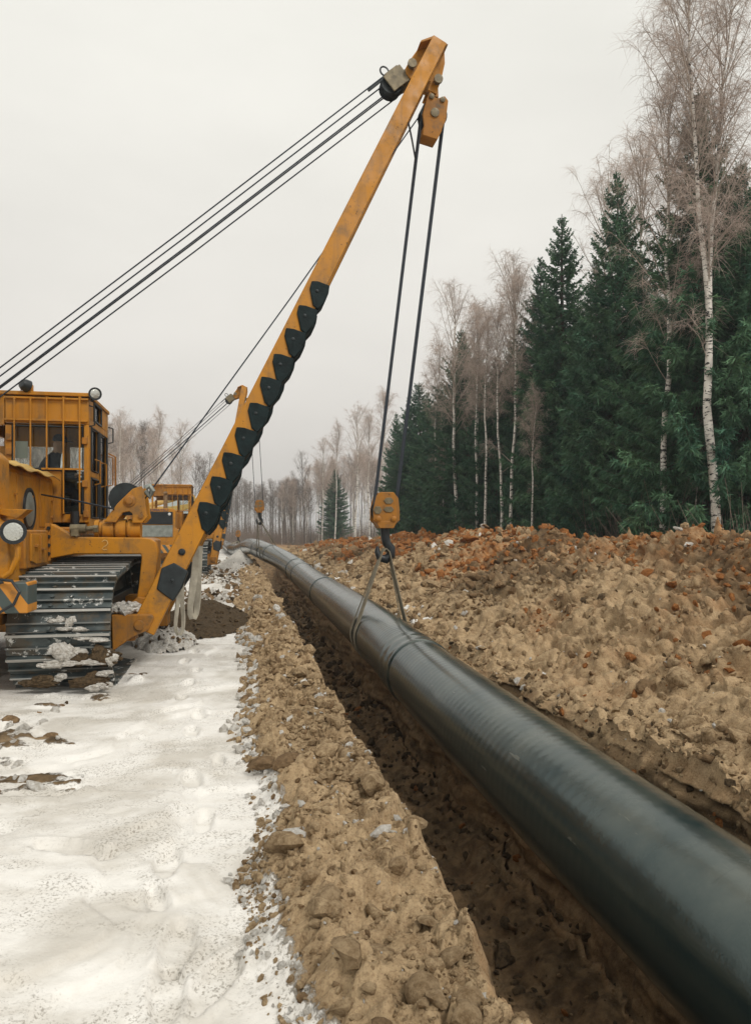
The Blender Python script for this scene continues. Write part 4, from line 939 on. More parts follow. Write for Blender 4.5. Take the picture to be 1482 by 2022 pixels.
    b.prism_y(top_out, tip.y - .34, tip.y + .34)
    head = mk(b, 'boom_head', YEL, None, 0.006)
    for q in ((685, 365), (945, 520)):
        x, z = hp(*q); b = MB(); b.cyl((x, tip.y - .22, z), (x, tip.y + .22, z), .045, n=16); b.cyl((x, tip.y - .24, z), (x, tip.y - .2, z), .06, n=16); mk(b, 'pin', GREASE, head)
    # ---------------- boom hoist block and ropes
    hb = Vector((hp(545, 500)[0], tip.y, hp(545, 500)[1])); pin = Vector((hp(685, 365)[0], tip.y, hp(685, 365)[1]))
    anchor = Vector(anchor); dr = (anchor - pin).normalized(); up = Vector((0, 1, 0)).cross(dr).normalized()
    b = MB(); b.beam(pin + dr * .02, pin + dr * .20, up, .10, .16); 
    for yy in (-.13, .13): b.beam(pin + dr * .10 + Vector((0, yy, 0)), pin + dr * .40 + Vector((0, yy, 0)), up, .24, .02)
    b.beam(pin + dr * .14 + up * .12, pin + dr * .36 + up * .12, up, .03, .28); b.beam(pin + dr * .12 - up * .11, pin + dr * .18 - up * .11, up, .03, .28)
    bk = mk(b, 'hoist_block', GREASE, None, 0.008)
    for yy in (-.075, -.025, .025, .075):
        b = MB(); b.lathe(pin + dr * .33 + Vector((0, yy - .02, 0)), (0, 1, 0), [(0, .05), (0, .145), (.012, .125), (.028, .125), (.04, .145), (.04, .05)], 24); mk(b, 'sheave', DARK, bk)
    b = MB(); q0 = pin + dr * .26 + up * .14; b.tube([q0 + dr * (.055 * math.cos(g)) + up * (.07 + .065 * math.sin(g)) for g in np.linspace(0, 2 * math.pi, 16, endpoint=False)], .012, 6, True); mk(b, 'shackle', BLACK, bk)
    b = MB(); b.beam(pin + dr * .36 + up * .14, pin + dr * .62 + up * .135, up, .03, .03); mk(b, 'rope_clamp', DARK, bk)
    for k, (o, yy) in enumerate(((.135, -.08), (.06, -.03), (-.03, .03), (-.045, .05), (-.135, .08))):
        b = MB(); st = pin + dr * .34 + up * o + Vector((0, yy, 0)); en = anchor + up * o * .8 + Vector((0, yy, 0)); mid = (st + en) / 2 + Vector((0, 0, -.02)); b.tube([st, mid, en], .009, 6); mk(b, 'hoist_rope', CABLE, bk)
    # gantry post that takes the ropes, on the far side of the hood
    b = MB(); b.beam((anchor.x + .1, anchor.y + .1, 1.5), anchor + Vector((-.02, 0, .12)), (0, 1, 0), .5, .16, .34, .12); b.beam((anchor.x - .5, anchor.y + .1, 1.6), anchor, (0, 1, 0), .4, .12, .3, .1); b.box(anchor.x - .6, anchor.x + .3, anchor.y - .3, anchor.y + .5, 1.2, 1.65)
    gp = mk(b, 'gantry_post', YEL2, None, 0.01)
    # ---------------- load block under the head, falls and hook block
    lp = Vector((hp(945, 520)[0], tip.y, hp(945, 520)[1])); bc = Vector(block_c); 
    ld = (Vector(hook_c) - bc).normalized(); sx = Vector((1, 0, 0)) - ld * ld.x; sx.normalize(); ny = ld.cross(sx)
    if ny.y > 0: ny = -ny
    def F(u, v, w=0): return bc + sx * u + ld * v + ny * w          # block frame: u across, v down along the falls
    b = MB()
    b.beam(lp, F(0, -.24), (0, 1, 0), .10, .09)
    for w in (-.13, .10): b.prism([F(u, v, w) for u, v in ((-.10, -.27), (-.02, -.2), (.02, -.2), (.11, -.25), (.165, -.20), (.165, .05), (.12, .22), (-.12, .22), (-.165, .05), (-.13, -.18))], ny * .03)
    b.prism([F(u, v, -.13) for u, v in ((-.13, .2), (.13, .2), (.08, .34), (-.13, .32))], ny * .26)
    lb = mk(b, 'load_block', YEL2, None, 0.008)
    for w in (-.075, -.025, .025, .075):
        b = MB(); b.lathe(F(0, 0, w - .02), ny, [(0, .05), (0, .185), (.012, .165), (.028, .165), (.04, .185), (.04, .05)], 28); mk(b, 'sheave', DARK, lb)
    for u, v, r in ((-.07, -.2, .035), (.085, -.19, .035), (0, 0, .06)):
        b = MB(); b.lathe(F(u, v, .128), ny, [(0, r), (.02, r), (.025, r * .5)], 16); mk(b, 'bolt', GREASE, lb)
    hk = Vector(hook_c); 
    def Hf(u, v, w=0): return hk + Vector((u, 0, -v)) + Vector((0, -w, 0))
    for sgn in (-1, 1):
        for k in range(4):
            w = (-.075, -.025, .025, .075)[k]; b = MB(); b.tube([F(sgn * .155, .02, w), Hf(sgn * .155, -.02, w)], .0095, 6); mk(b, 'fall_rope', CABLE, lb)
    b = MB()                                                       # hook block
    for w in (-.135, .105): b.prism([Hf(u, v, w) for u, v in ((-.09, -.25), (.10, -.25), (.165, -.17), (.185, 0), (.185, .14), (.13, .19), (-.13, .19), (-.185, .14), (-.185, -.02), (-.14, -.20))], (0, -.03, 0))
    b.prism([Hf(u, v, -.14) for u, v in ((-.15, .15), (.15, .15), (.10, .25), (-.10, .25))], (0, -.28, 0))
    hbk = mk(b, 'hook_block', YEL2, None, 0.008)
    for w in (-.075, -.025, .025, .075):
        b = MB(); b.lathe(Hf(0, 0, w - .02), (0, -1, 0), [(0, .05), (0, .18), (.012, .16), (.028, .16), (.04, .18), (.04, .05)], 28); mk(b, 'sheave', DARK, hbk)
    for u, v, r, mm in ((-.115, .12, .04, YEL2), (.10, .12, .04, YEL2)):
        b = MB(); b.lathe(Hf(u, v, .134), (0, -1, 0), [(0, r), (.02, r), (.03, r * .5)], 16); mk(b, 'bolt', mm, hbk)
    for u, v, a, c_ in ((.03, -.13, .07, .05), (.03, -.01, .075, .045), (-.125, .0, .06, .06)):
        b = MB(); b.prism([Hf(u + a * math.cos(g), v + c_ * math.sin(g), .134) for g in np.linspace(0, 2 * math.pi, 6, endpoint=False)], (0, -.014, 0)); mk(b, 'keeper_plate', GREASE, hbk, 0.004)
    b = MB(); pts = [Hf(0, .24), Hf(0.01, .38), Hf(.03, .46), Hf(.09, .53), Hf(.09, .62), Hf(.02, .68), Hf(-.07, .66), Hf(-.105, .57), Hf(-.10, .50)]
    b.tube(pts, [.065, .062, .06, .062, .066, .066, .055, .04, .02], 12); mk(b, 'hook', BLACK, hbk)
    # load line from the winch drum up to the load block
    b = MB(); w0 = at_y(*z1(850, 790), yb + .3); b.tube([w0, (w0 + F(-.17, .0)) / 2 + Vector((0, 0, -.03)), F(-.17, 0.0)], .0095, 6); mk(b, 'load_rope', CABLE, lb)
    if detail:
        p = tip + (Vector(near_base) - tip) * .135 + Vector((.1, -.1, 0)); q = F(-.155, .62); b = MB(); b.tube([p, (p + q) / 2 + Vector((0, 0, .02)), q], .012, 6); mk(b, 'rope_guide', BLACK, lb)
    return root

TIP1 = at_y(863, 90, 9.58); TIP1.y = 9.85
NB1 = at_y(283, 1244, 8.78); NB1.y = 8.78
BLK1 = at_y(853, 232, 9.78); HOOK1 = at_y(759, 1008, 10.1)
m1 = make_pipelayer(O1, 'near yellow pipelayer with black-padded boom raised across the sky', (TIP1.x, TIP1.y, TIP1.z), (NB1.x, NB1.y, NB1.z), (NB1.x - .02, 10.75, NB1.z), BLK1, HOOK1, at_y(-75, 812, 9.7))
# the second and third stand further along the trench
def shifted(p, loc): return Vector(p) - loc + O1
L2 = Vector((-2.68, 28.9, 0.0)); T2 = shifted(at_y(482, 764, 28.9), L2); T2.y = 9.95
NB2 = Vector((-1.05, 8.78, 0.45))
BK2 = shifted(at_y(500, 800, 29.2), L2); HK2 = shifted(at_y(512, 1000, 29.4), L2)
make_pipelayer(L2, 'smaller yellow pipelayer with dark grille behind the near boom', T2, NB2, (-1.05, 10.75, .45), BK2, HK2, (-4.2, 9.7, 3.2), detail=False)
L3 = Vector((-2.95, 56.0, 0.0)); T3 = shifted(at_y(466, 905, 56.2), L3); T3.y = 9.95
make_pipelayer(L3, 'farthest pipelayer, only its boom and hook showing past the padded boom', T3, (-.98, 8.78, .66), (-.98, 10.75, .66), shifted(at_y(470, 942, 56.2), L3), shifted(at_y(470, 1054, 56.4), L3), (-4.2, 9.7, 3.2), detail=False)

# ------------------------------------------------------------------ slings round the pipe
def pipe_sling(y, hookp, label, w=.07, spread=.22):
    """two bights of webbing passing under the pipe and up to the hook"""
    root = empty('lifting_sling', (0, 0, 0)); c = Vector(pipe_c(y)); hk = Vector(hookp)
    loc = Vector((c.x, y, 0)); root.location = loc
    for s in (-1, 1):
        yy = y + s * spread; cc = Vector(pipe_c(yy)); pts = []; Rr = PR + .012
        dv = Vector((hk.x - cc.x, 0, hk.z - cc.z)); D = dv.length; a0 = math.atan2(dv.z, dv.x); al = math.acos(Rr / D)
        g0, g1 = a0 + al, a0 - al + 2 * math.pi                      # tangent points, round underneath
        ring = [Vector((cc.x + Rr * math.cos(g), yy, cc.z + Rr * math.sin(g))) for g in np.linspace(g0, g1, 26)]
        top1, top2 = hk + Vector((-.05, s * .03, -.02)), hk + Vector((.05, s * .03, -.02))
        la = [top1.lerp(ring[0], t) for t in np.linspace(0, 1, 9)[:-1]]; lb_ = [ring[-1].lerp(top2, t) for t in np.linspace(0, 1, 9)[1:]]
        pts = [hk + Vector((0, s * .03, .03))] + la + ring + lb_ + [hk + Vector((0, s * .03, .032))]
        wd = [Vector((0, 1, 0)) if 9 <= i < 35 else Vector((.25 * s, 1, 0)) for i in range(len(pts))]
        b = MB(); b.ribbon(pts, wd, w, .012); b.build('strap', STRAP, root, loc)
    tag(root, label, 'sling', 'slings holding the pipe'); return root
hp1 = HOOK1 + Vector((0, 0, -.56))
pipe_sling(10.0, hp1, 'webbing sling hanging from the near hook round the pipe', .095, .16)
hk2 = HK2 + L2 - O1
pipe_sling(29.4, hk2 + Vector((0, 0, -.56)), 'small sling round the pipe where it crests in the distance', .09, .35)
hk3 = at_y(470, 1054, 56.4)
pipe_sling(52.5, hk3 + Vector((0, 0, -.56)), 'faint far sling under the farthest hook', .12, .4)

# ------------------------------------------------------------------ two slack slings hanging from the boom
def hanging_sling(top, bottom, w, name, label, fat):
    root = empty('hanging_sling', top); top, bottom = Vector(top), Vector(bottom); loc = top.copy()
    for s in (-1, 1):
        L = bottom - top; pts = []
        for t in np.linspace(0, 1, 15):
            bul = fat * (.12 + .88 * float(smooth(.35, .8, np.array(t)))) * math.sqrt(max(0, 1 - max(0, (t - .82) / .18) ** 2))
            pts.append(top + L * t + Vector((s * (bul * .42 + .02), .02 * s + .01 * math.sin(t * 9 + s), 0)))
        pts[-1] = bottom + Vector((s * .012, 0, 0))
        b = MB(); b.ribbon(pts, [Vector((1, .5 * math.sin(i * .35 + s), 0)) for i in range(15)], [w * (.8 + .35 * math.sin(math.pi * t)) for t in np.linspace(0, 1, 15)], .02); b.build('strap', STRAPW, root, loc)
    tag(root, label, 'sling', 'slack slings on the boom')
hanging_sling(at_y(392, 1078, 10.15), at_y(381, 1222, 10.15), .08, 'a', 'thick pale slack sling hanging nearer to the pipe over dark earth', .055)
hanging_sling(at_y(357, 1135, 9.6), at_y(354, 1254, 9.6), .045, 'b', 'thinner slack sling hanging closest to the boom foot over dark earth', .06)

# ------------------------------------------------------------------ dark earth heap beside the crawler
def heap(name, cx_, cy_, rx, ry, h, label, n=70, mat=C_DARK, seed=5):
    xs = np.linspace(-1.25, 1.25, n); U, Vv = np.meshgrid(xs, xs); r = np.hypot(U, Vv) + .22 * fbm(U * 1.6, Vv * 1.6, 3, seed)
    Z = h * np.clip(1 - r, -.3, 1) ** 1 ; Z = np.where(r < 1, h * (1 - r) ** .8, -.12 * (r - 1) * 4)
    l1, i1 = lumps(U * 4, Vv * 4 * ry / rx, seed); l2, i2 = lumps(U * 10, Vv * 10 * ry / rx, seed + 3)
    Z = Z + (r < 1.05) * (.05 * l1 * i1 + .028 * l2 + .02 * fbm(U * 6, Vv * 6, 3, seed)); X = cx_ + U * rx; Y = cy_ + Vv * ry
    ok = r < 1.08; idx = -np.ones(U.shape, int); idx[ok] = np.arange(ok.sum()); vs = np.stack([X[ok], Y[ok], Z[ok]], -1)
    fs = [(idx[i, j], idx[i, j+1], idx[i+1, j+1], idx[i+1, j]) for i in range(n-1) for j in range(n-1) if min(idx[i, j], idx[i, j+1], idx[i+1, j], idx[i+1, j+1]) >= 0]
    b = MB(); b.add([tuple(p) for p in vs], fs); o = b.build(name, mat, None, (cx_, cy_, 0), 0, 60); o.location = (cx_, cy_, ground_z(cx_, cy_) - .01)
    tag(o, label, 'earth heap'); k = rng.choice(len(vs), 110)
    pos = vs[k] - np.array([cx_, cy_, 0]); loose('loose_clods', o, pos, rng.uniform(.012, .05, len(k)), np.full(len(k), 3) if mat is C_DARK else rng.choice([4, 4, 4, 1, 3], size=len(k)), 'loose lumps on the heap'); return o
heap('earth_heap', -0.62, 13.1, 0.95, 1.7, .36, 'heap of dark earth on the snow under the slack slings')
heap('snow_heap', -0.95, 10.6, .42, .8, .20, 'small heap of snow and dark lumps at the boom foot', 50, C_SNOW, 9)
heap('snow_heap', 0.15, 33.0, .9, 3.2, .75, 'white snow heap where the pipe crests far off', 50, C_SNOW, 12)

ICO3 = ico(3)
def clump(name, pts, size, mat, parent, seed):
    g = np.random.default_rng(seed); b = MB(); v, f = ICO3
    for p, sc in pts:
        o_ = g.uniform(0, 50); w = v * (1 + .45 * fbm(v[:, :1] * 2.2 + o_, v[:, 1:2] * 1.5 + v[:, 2:] * 2.2, 4, seed, .65) + g.normal(scale=.05, size=(len(v), 1))) * np.array([sc[0], sc[1], sc[2]]) * size; b.add([tuple(np.array(p) + q) for q in w], [tuple(q) for q in f])
    return b.build(name, mat, parent, O1, 0, 25)
near_track = [o for o in m1.children if o.name.startswith('track') and o.data.vertices[0].co.x > 0][0]
A = lambda X, Y, dy=0: at_y(*z1(X, Y), 7.53 + dy)
for k, (X, Y, w, h_, m_) in enumerate(((575, 1705, .20, .085, C_DARK), (470, 1690, .10, .05, C_SNOW), (385, 1700, .16, .085, C_SNOW), (330, 1760, .16, .03, C_SNOW), (650, 1720, .07, .06, C_SNOW), (520, 1745, .26, .03, C_SNOW), (500, 1850, .26, .06, C_DARK), (250, 1850, .20, .05, C_DARK), (600, 1880, .12, .05, C_SNOW), (360, 1835, .08, .03, C_SNOW),
                                      (610, 1810, .09, .03, C_SNOW), (345, 1500, .07, .03, C_SNOW), (425, 1510, .06, .05, C_SNOW), (410, 1555, .14, .022, C_SNOW), (560, 1612, .14, .022, C_SNOW), (300, 1205, .10, .02, C_SNOW))):
    dy = 0.02 if Y > 1580 else (.06 if Y > 1480 else .95)
    p = A(X, Y, dy); g = np.random.default_rng(k); clump('mud_clump' if m_ is C_DARK else 'snow_clump', [((p.x + g.normal() * w * .35, p.y + g.normal() * .01, p.z + g.normal() * h_ * .3), (w * g.uniform(.35, .7), .045 * g.uniform(.6, 1.1), h_ * g.uniform(.6, 1))) for _ in range(5)], 1.0, m_, near_track, k)
p = at_y(*z1(740, 1425), 8.72); clump('snow_clump', [((p.x + .07 * k, p.y + .05 * (k % 3), p.z - .03 + .03 * (k % 2)), (.09, .12, .06)) for k in range(-2, 3)], 1.0, C_SNOW, near_track, 50)

# ================================================================== trees
def bark_material():
    m, nt, n, l, b = node_mat('birch_bark')
    v = _tc(n, l, (2.4, 2.4, 6.5)); v2 = _tc(n, l, (1, 1, 1))
    marks = _ramp(n, l, _noise(n, l, v, 1.9, 3, 0.6, 1.0), 0.545, 0.585)
    big = _ramp(n, l, _noise(n, l, _tc(n, l, (1.4, 1.4, 2.6)), 1.3, 3, 0.6), 0.60, 0.66)
    base = _mix(n, l, _ramp(n, l, _noise(n, l, v2, 1.1, 4), 0.35, 0.7), (0.58, 0.54, 0.48), (0.78, 0.74, 0.68))
    c = _mix(n, l, marks, base, (0.025, 0.024, 0.022)); c = _mix(n, l, _math(n, l, 'MULTIPLY', big, 0.85), c, (0.035, 0.032, 0.028))
    l.new(c, b.inputs['Base Color']); b.inputs['Roughness'].default_value = 0.8; return m
BIRCH = bark_material()
TWIG = plain('birch_twigs', (0.52, 0.42, 0.36), 0.9, 0, 0.25, 1.0, 0)
LIMB = plain('birch_limbs', (0.36, 0.30, 0.25), 0.9, 0, 0.35, 3.0, 0)
GBARK = plain('grey_bark', (0.115, 0.10, 0.085), 0.9, 0, 0.35, 3.0, 0.2)
GTWIG = plain('grey_twigs', (0.20, 0.155, 0.125), 0.9, 0, 0.3, 1.0, 0)
SBARK = plain('spruce_bark', (0.065, 0.052, 0.042), 0.95, 0, 0.35, 4.0, 0.3)
def needle_material():
    m, nt, n, l, b = node_mat('spruce_needles')
    v = _tc(n, l); oi = n.new('ShaderNodeObjectInfo'); geo = n.new('ShaderNodeNewGeometry')
    c = _mix(n, l, _ramp(n, l, _noise(n, l, v, 0.8, 4), 0.35, 0.65), (0.022, 0.085, 0.058), (0.055, 0.145, 0.075))
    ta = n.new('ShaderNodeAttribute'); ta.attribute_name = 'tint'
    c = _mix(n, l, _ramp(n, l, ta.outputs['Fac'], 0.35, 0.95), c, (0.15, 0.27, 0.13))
    c = _mix(n, l, _math(n, l, 'MULTIPLY', geo.outputs['Random Per Island'], 0.4), c, (0.022, 0.080, 0.058))
    c = _mix(n, l, _math(n, l, 'MULTIPLY', oi.outputs['Random'], 0.45), c, (0.018, 0.074, 0.058))
    l.new(c, b.inputs['Base Color']); b.inputs['Roughness'].default_value = 0.7; b.inputs['Specular IOR Level'].default_value = 0.2; return m
NEEDLE = needle_material()

def tubes_arrays(P, Rd, n):
    """P (N,K,3), Rd (N,K) -> vertices and quads of N thin tubes with n sides"""
    N, K = P.shape[:2]; T = np.gradient(P, axis=1); T /= np.linalg.norm(T, axis=2, keepdims=True) + 1e-9
    ref = np.where(np.abs(T[:, :1, 2:3]) > 0.9, np.array([1.0, 0, 0]), np.array([0, 0, 1.0])); ref = np.repeat(ref, K, 1)
    A = np.cross(T, ref); A /= np.linalg.norm(A, axis=2, keepdims=True) + 1e-9; B = np.cross(T, A)
    g = 2 * np.pi * np.arange(n) / n
    V = P[:, :, None] + Rd[:, :, None, None] * (np.cos(g)[None, None, :, None] * A[:, :, None] + np.sin(g)[None, None, :, None] * B[:, :, None])
    i, k, s = np.meshgrid(np.arange(N), np.arange(K - 1), np.arange(n), indexing='ij'); s2 = (s + 1) % n; o = i * K * n + k * n
    return V.reshape(-1, 3), np.stack([o + s, o + s2, o + n + s2, o + n + s], -1).reshape(-1, 4)
def arr_mesh(name, chunks, mats):
    """chunks: (verts, faces (m,3|4), material index)"""
    me = bpy.data.meshes.new(name); vo = 0; V = []; L = []; S = []; M = []; lo = 0
    for v, f, mi in chunks:
        V.append(v); L.append((f + vo).ravel()); k = f.shape[1]; S.append(lo + np.arange(len(f)) * k); lo += len(f) * k; M.append(np.full(len(f), mi)); vo += len(v)
    V, L, S, M = (np.concatenate(a) for a in (V, L, S, M))
    me.vertices.add(len(V)); me.vertices.foreach_set('co', V.astype(np.float32).ravel()); me.loops.add(len(L)); me.loops.foreach_set('vertex_index', L.astype(np.int32))
    me.polygons.add(len(S)); me.polygons.foreach_set('loop_start', S.astype(np.int32)); me.polygons.foreach_set('material_index', M.astype(np.int32)); me.update(calc_edges=True)
    for m in mats: me.materials.append(m)
    me.shade_smooth(); return me
def unit(v): return v / (np.linalg.norm(v, axis=-1, keepdims=True) + 1e-9)

def birch(seed, h, r0, stems=1, low=0.36, nb=62, twn=13, mats=None, spread=0.17, droop=0.5, lean=0.0):
    """bare birch: white tapering stem, rising limbs, fine hanging twigs"""
    g = np.random.default_rng(seed); tm, lm, wm = mats or (BIRCH, LIMB, TWIG)
    trunks = []; K = 14; tt = np.linspace(0, 1, K)
    for s in range(stems):
        wob = np.cumsum(g.normal(scale=h * 0.0035, size=(K, 2)), 0); P = np.zeros((K, 3)); P[:, 2] = tt * h * (1 - 0.03 * s); P[:, :2] = wob
        P[:, 0] += lean * h * tt ** 1.3
        if s: P[:, :2] = trunks[0][0][:, :2] + h * .0850 * np.stack([np.clip(tt - .5, 0, 1) ** .85, 0 * tt], -1)
        if stems > 1: 
            off = np.clip(tt - 0.50, 0, 1) ** 0.85 * h * 0.085 * (1 if s else -1); P[:, 0] += off
        rad = r0 * (0.72 if stems > 1 else 1) * np.where(tt < .08, 1.12 - 1.5 * tt, 1) * (1 - tt) ** 0.75 + 0.008
        if stems > 1: rad = np.where(tt < .5, r0 * (1 - .85 * tt), rad)
        trunks.append((P, rad))
    tv = [tubes_arrays(P[None], rad[None], 10) + (0,) for P, rad in trunks]
    trunk = arr_mesh('trunk', tv, [tm])
    bP, bR = [], []
    for s in range(stems):
        P = trunks[s][0]
        u = np.sort(g.uniform(low, 0.985, nb)); u[:1] = g.uniform(low * .6, low, 1); az = g.uniform(0, 2 * np.pi, nb)
        if stems > 1: u = np.sort(g.uniform(low, 0.985, nb)); u[:2] = g.uniform(.3, low, 2)
        base = np.stack([np.interp(u, tt, P[:, k]) for k in range(3)], -1)
        rel = np.clip((u - low) / (1 - low), 0.05, 1); ln = h * spread * (0.35 + 1.0 * np.sqrt(np.clip(rel * 1.6, 0, 1)) * (1 - rel) ** 0.55 + 0.12) * g.uniform(.7, 1.2, nb)
        el = R(50) + 0.35 * g.normal(size=nb) * .5 + rel * .32
        d = np.stack([np.cos(az) * np.cos(el), np.sin(az) * np.cos(el), np.sin(el)], -1); k = 8; s_ = np.linspace(0, 1, k)
        B = base[:, None] + d[:, None] * (ln[:, None] * s_)[..., None]; B[:, :, 2] += (ln[:, None] * (0.22 * s_ ** 2 - 0.28 * droop * s_ ** 4)); B += np.cumsum(g.normal(scale=.012, size=B.shape), 1) * ln[:, None, None] * .5
        rr = (0.005 + 0.0072 * ln)[:, None] * (1 - .8 * s_)[None]
        bP.append(B); bR.append(rr)
    B = np.concatenate(bP); rr = np.concatenate(bR); lnB = np.linalg.norm(B[:, -1] - B[:, 0], axis=1)
    ch = [tubes_arrays(B, rr, 4) + (0,)]
    ns = 9; i = np.repeat(np.arange(len(B)), ns); s_ = g.uniform(.25, 1, len(i)); f = s_ * 7; k0 = np.clip(f.astype(int), 0, 6); base = B[i, k0] + (B[i, k0 + 1] - B[i, k0]) * (f - k0)[:, None]
    d = unit(unit(B[i, k0 + 1] - B[i, k0]) * .8 + g.normal(size=(len(i), 3)) * .55 + np.array([0, 0, .25])); ln = lnB[i] * .42 * (1.15 - .6 * s_) * g.uniform(.6, 1.3, len(i)); k = 5; q = np.linspace(0, 1, k)
    S = base[:, None] + d[:, None] * (ln[:, None] * q)[..., None]; S[:, :, 2] -= ln[:, None] * droop * .55 * q ** 2
    ch.append(tubes_arrays(S, (0.0075 * (1 - .75 * q))[None] * np.ones((len(S), 1)), 3) + (0,))
    i = np.repeat(np.arange(len(S)), twn); s_ = g.uniform(.15, 1, len(i)); f = s_ * 4; k0 = np.clip(f.astype(int), 0, 3); base = S[i, k0] + (S[i, k0 + 1] - S[i, k0]) * (f - k0)[:, None]
    d = unit(unit(S[i, k0 + 1] - S[i, k0]) * .7 + g.normal(size=(len(i), 3)) * .6 + np.array([0, 0, .1 - .35 * droop])); ln = g.uniform(.22, .62, len(i)) * h / 16; q = np.linspace(0, 1, 4)
    Tw = base[:, None] + d[:, None] * (ln[:, None] * q)[..., None]; Tw[:, :, 2] -= ln[:, None] * droop * .75 * q ** 1.8
    ch.append(tubes_arrays(Tw, (0.0036 * (1 - .6 * q))[None] * np.ones((len(Tw), 1)), 3) + (1,))
    return trunk, arr_mesh('crown', ch, [lm, wm])

def spruce(seed, h, rad, start=0.05, dens=1.0, thin_top=0.0):
    """spruce: whorls of sagging branches, every branch hung with needle sprays"""
    g = np.random.default_rng(seed); tt = np.linspace(0, 1, 10); P = np.zeros((10, 3)); P[:, 2] = tt * h; P[:, :2] = np.cumsum(g.normal(scale=.02, size=(10, 2)), 0)
    trunk = arr_mesh('trunk', [tubes_arrays(P[None], ((h * .0105) * (1 - tt) ** .9 + .012)[None], 8) + (0,)], [SBARK])
    zs = []; z = start * h
    while z < h * .985: zs.append(z); z += h * .020 * g.uniform(.75, 1.25) * (1.15 - .45 * z / h)
    bz, baz, bl, bel = [], [], [], []
    for z in zs:
        t = z / h; env = 1.12 * rad * (min(1, (1 - t) * 1.5) ** .72) * (0.55 + 0.45 * min(1, (t - start * .5) * 6)); nb = int(g.integers(7, 10) * dens) + (1 if t < .6 else 0)
        a0 = g.uniform(0, 6.28)
        for k in range(nb):
            bz.append(z + g.normal() * h * .006); baz.append(a0 + 6.283 * k / nb + g.normal() * .25); bl.append(max(.10, env * g.uniform(.62, 1.18))); bel.append(R(-16) + R(62) * max(0, t - .55) / .45 + g.normal() * .12)
    bz, baz, bl, bel = map(np.array, (bz, baz, bl, bel)); n = len(bz); q = np.linspace(0, 1, 7)
    d = np.stack([np.cos(baz) * np.cos(bel), np.sin(baz) * np.cos(bel), np.sin(bel)], -1); base = np.stack([np.interp(bz, P[:, 2], P[:, 0]), np.interp(bz, P[:, 2], P[:, 1]), bz], -1)
    B = base[:, None] + d[:, None] * (bl[:, None] * q)[..., None]; B[:, :, 2] += bl[:, None] * (-.18 * np.sin(np.pi * q) + .12 * q ** 3)
    ch = [tubes_arrays(B, (.006 + .007 * bl)[:, None] * (1 - .85 * q)[None], 3) + (0,)]
    cnt = np.maximum(12, (bl / .0145).astype(int)); i = np.repeat(np.arange(n), cnt); s = g.uniform(.10, 1.0, len(i)) ** .85; f = s * 6; k0 = np.clip(f.astype(int), 0, 5); b0 = B[i, k0] + (B[i, k0 + 1] - B[i, k0]) * (f - k0)[:, None]
    tang = unit(B[i, k0 + 1] - B[i, k0]); side = unit(np.cross(tang, np.array([0, 0, 1.0]))) * np.where(g.uniform(size=len(i)) < .5, -1, 1)[:, None]
    rel = (bz[i] / h)[:, None]
    dr = unit(tang * g.uniform(.35, .9, (len(i), 1)) + side * g.uniform(.1, 1.0, (len(i), 1)) + np.array([0, 0, -1.0]) * (g.uniform(.15, 1.0, (len(i), 1)) * (1.05 - .8 * rel)))
    ln = np.clip(bl[i] * .30 * (1.15 - .75 * s), .08, .27) * g.uniform(.6, 1.35, len(i)); wd = g.uniform(.012, .025, len(i)) * np.clip(h / 12.5, .8, 1.3)
    # every spray: a kinked blade of two diamonds plus two side tufts
    W = unit(np.cross(dr, g.normal(size=dr.shape))); mid = b0 + dr * (ln * .5)[:, None]; tipp = b0 + dr * ln[:, None] + np.array([0, 0, -1.0]) * (ln * .22)[:, None]
    V = np.stack([b0, mid + W * wd[:, None], tipp, mid - W * wd[:, None]], 1).reshape(-1, 3); F = np.arange(len(V)).reshape(-1, 4); ch.append((V, F, 1))
    for sg in (-1, 1):
        p = b0 + dr * (ln * g.uniform(.15, .6, len(i)))[:, None]; d2 = unit(dr * .75 + W * sg * .8 + g.normal(size=dr.shape) * .2); W2 = unit(np.cross(d2, g.normal(size=dr.shape))); l2 = ln * .55
        V = np.stack([p, p + d2 * (l2 * .45)[:, None] + W2 * (wd * .75)[:, None], p + d2 * l2[:, None], p + d2 * (l2 * .45)[:, None] - W2 * (wd * .75)[:, None]], 1).reshape(-1, 3)
        ch.append((V, np.arange(len(V)).reshape(-1, 4), 1))
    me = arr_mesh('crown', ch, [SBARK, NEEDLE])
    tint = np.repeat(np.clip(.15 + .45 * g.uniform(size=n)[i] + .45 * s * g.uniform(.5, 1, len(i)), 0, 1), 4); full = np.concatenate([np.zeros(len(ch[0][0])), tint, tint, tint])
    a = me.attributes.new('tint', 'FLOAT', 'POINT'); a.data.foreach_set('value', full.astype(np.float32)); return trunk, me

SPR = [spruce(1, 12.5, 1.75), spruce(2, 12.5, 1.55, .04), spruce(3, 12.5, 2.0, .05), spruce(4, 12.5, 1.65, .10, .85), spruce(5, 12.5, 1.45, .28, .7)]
BIR = [birch(11, 15.5, .12, low=.50, nb=54, twn=10), birch(12, 15.5, .10, low=.55, nb=46, twn=10, spread=.14), birch(13, 15.5, .095, low=.58, nb=42, twn=10, spread=.12), birch(14, 15.5, .11, low=.48, nb=58, twn=10, spread=.16)]
BIR2 = birch(15, 19, .155, stems=2, low=.50, nb=64, twn=11, spread=.12)
GRY = [birch(21, 15, .11, low=.45, nb=30, twn=9, mats=(GBARK, GBARK, GTWIG), droop=.15, spread=.15), birch(22, 15, .10, low=.40, nb=30, twn=9, mats=(GBARK, GBARK, GTWIG), droop=.2, spread=.18),
       birch(23, 15, .09, low=.55, nb=24, twn=10, mats=(GBARK, GBARK, GTWIG), droop=.1, spread=.14)]
NTREE = [0]
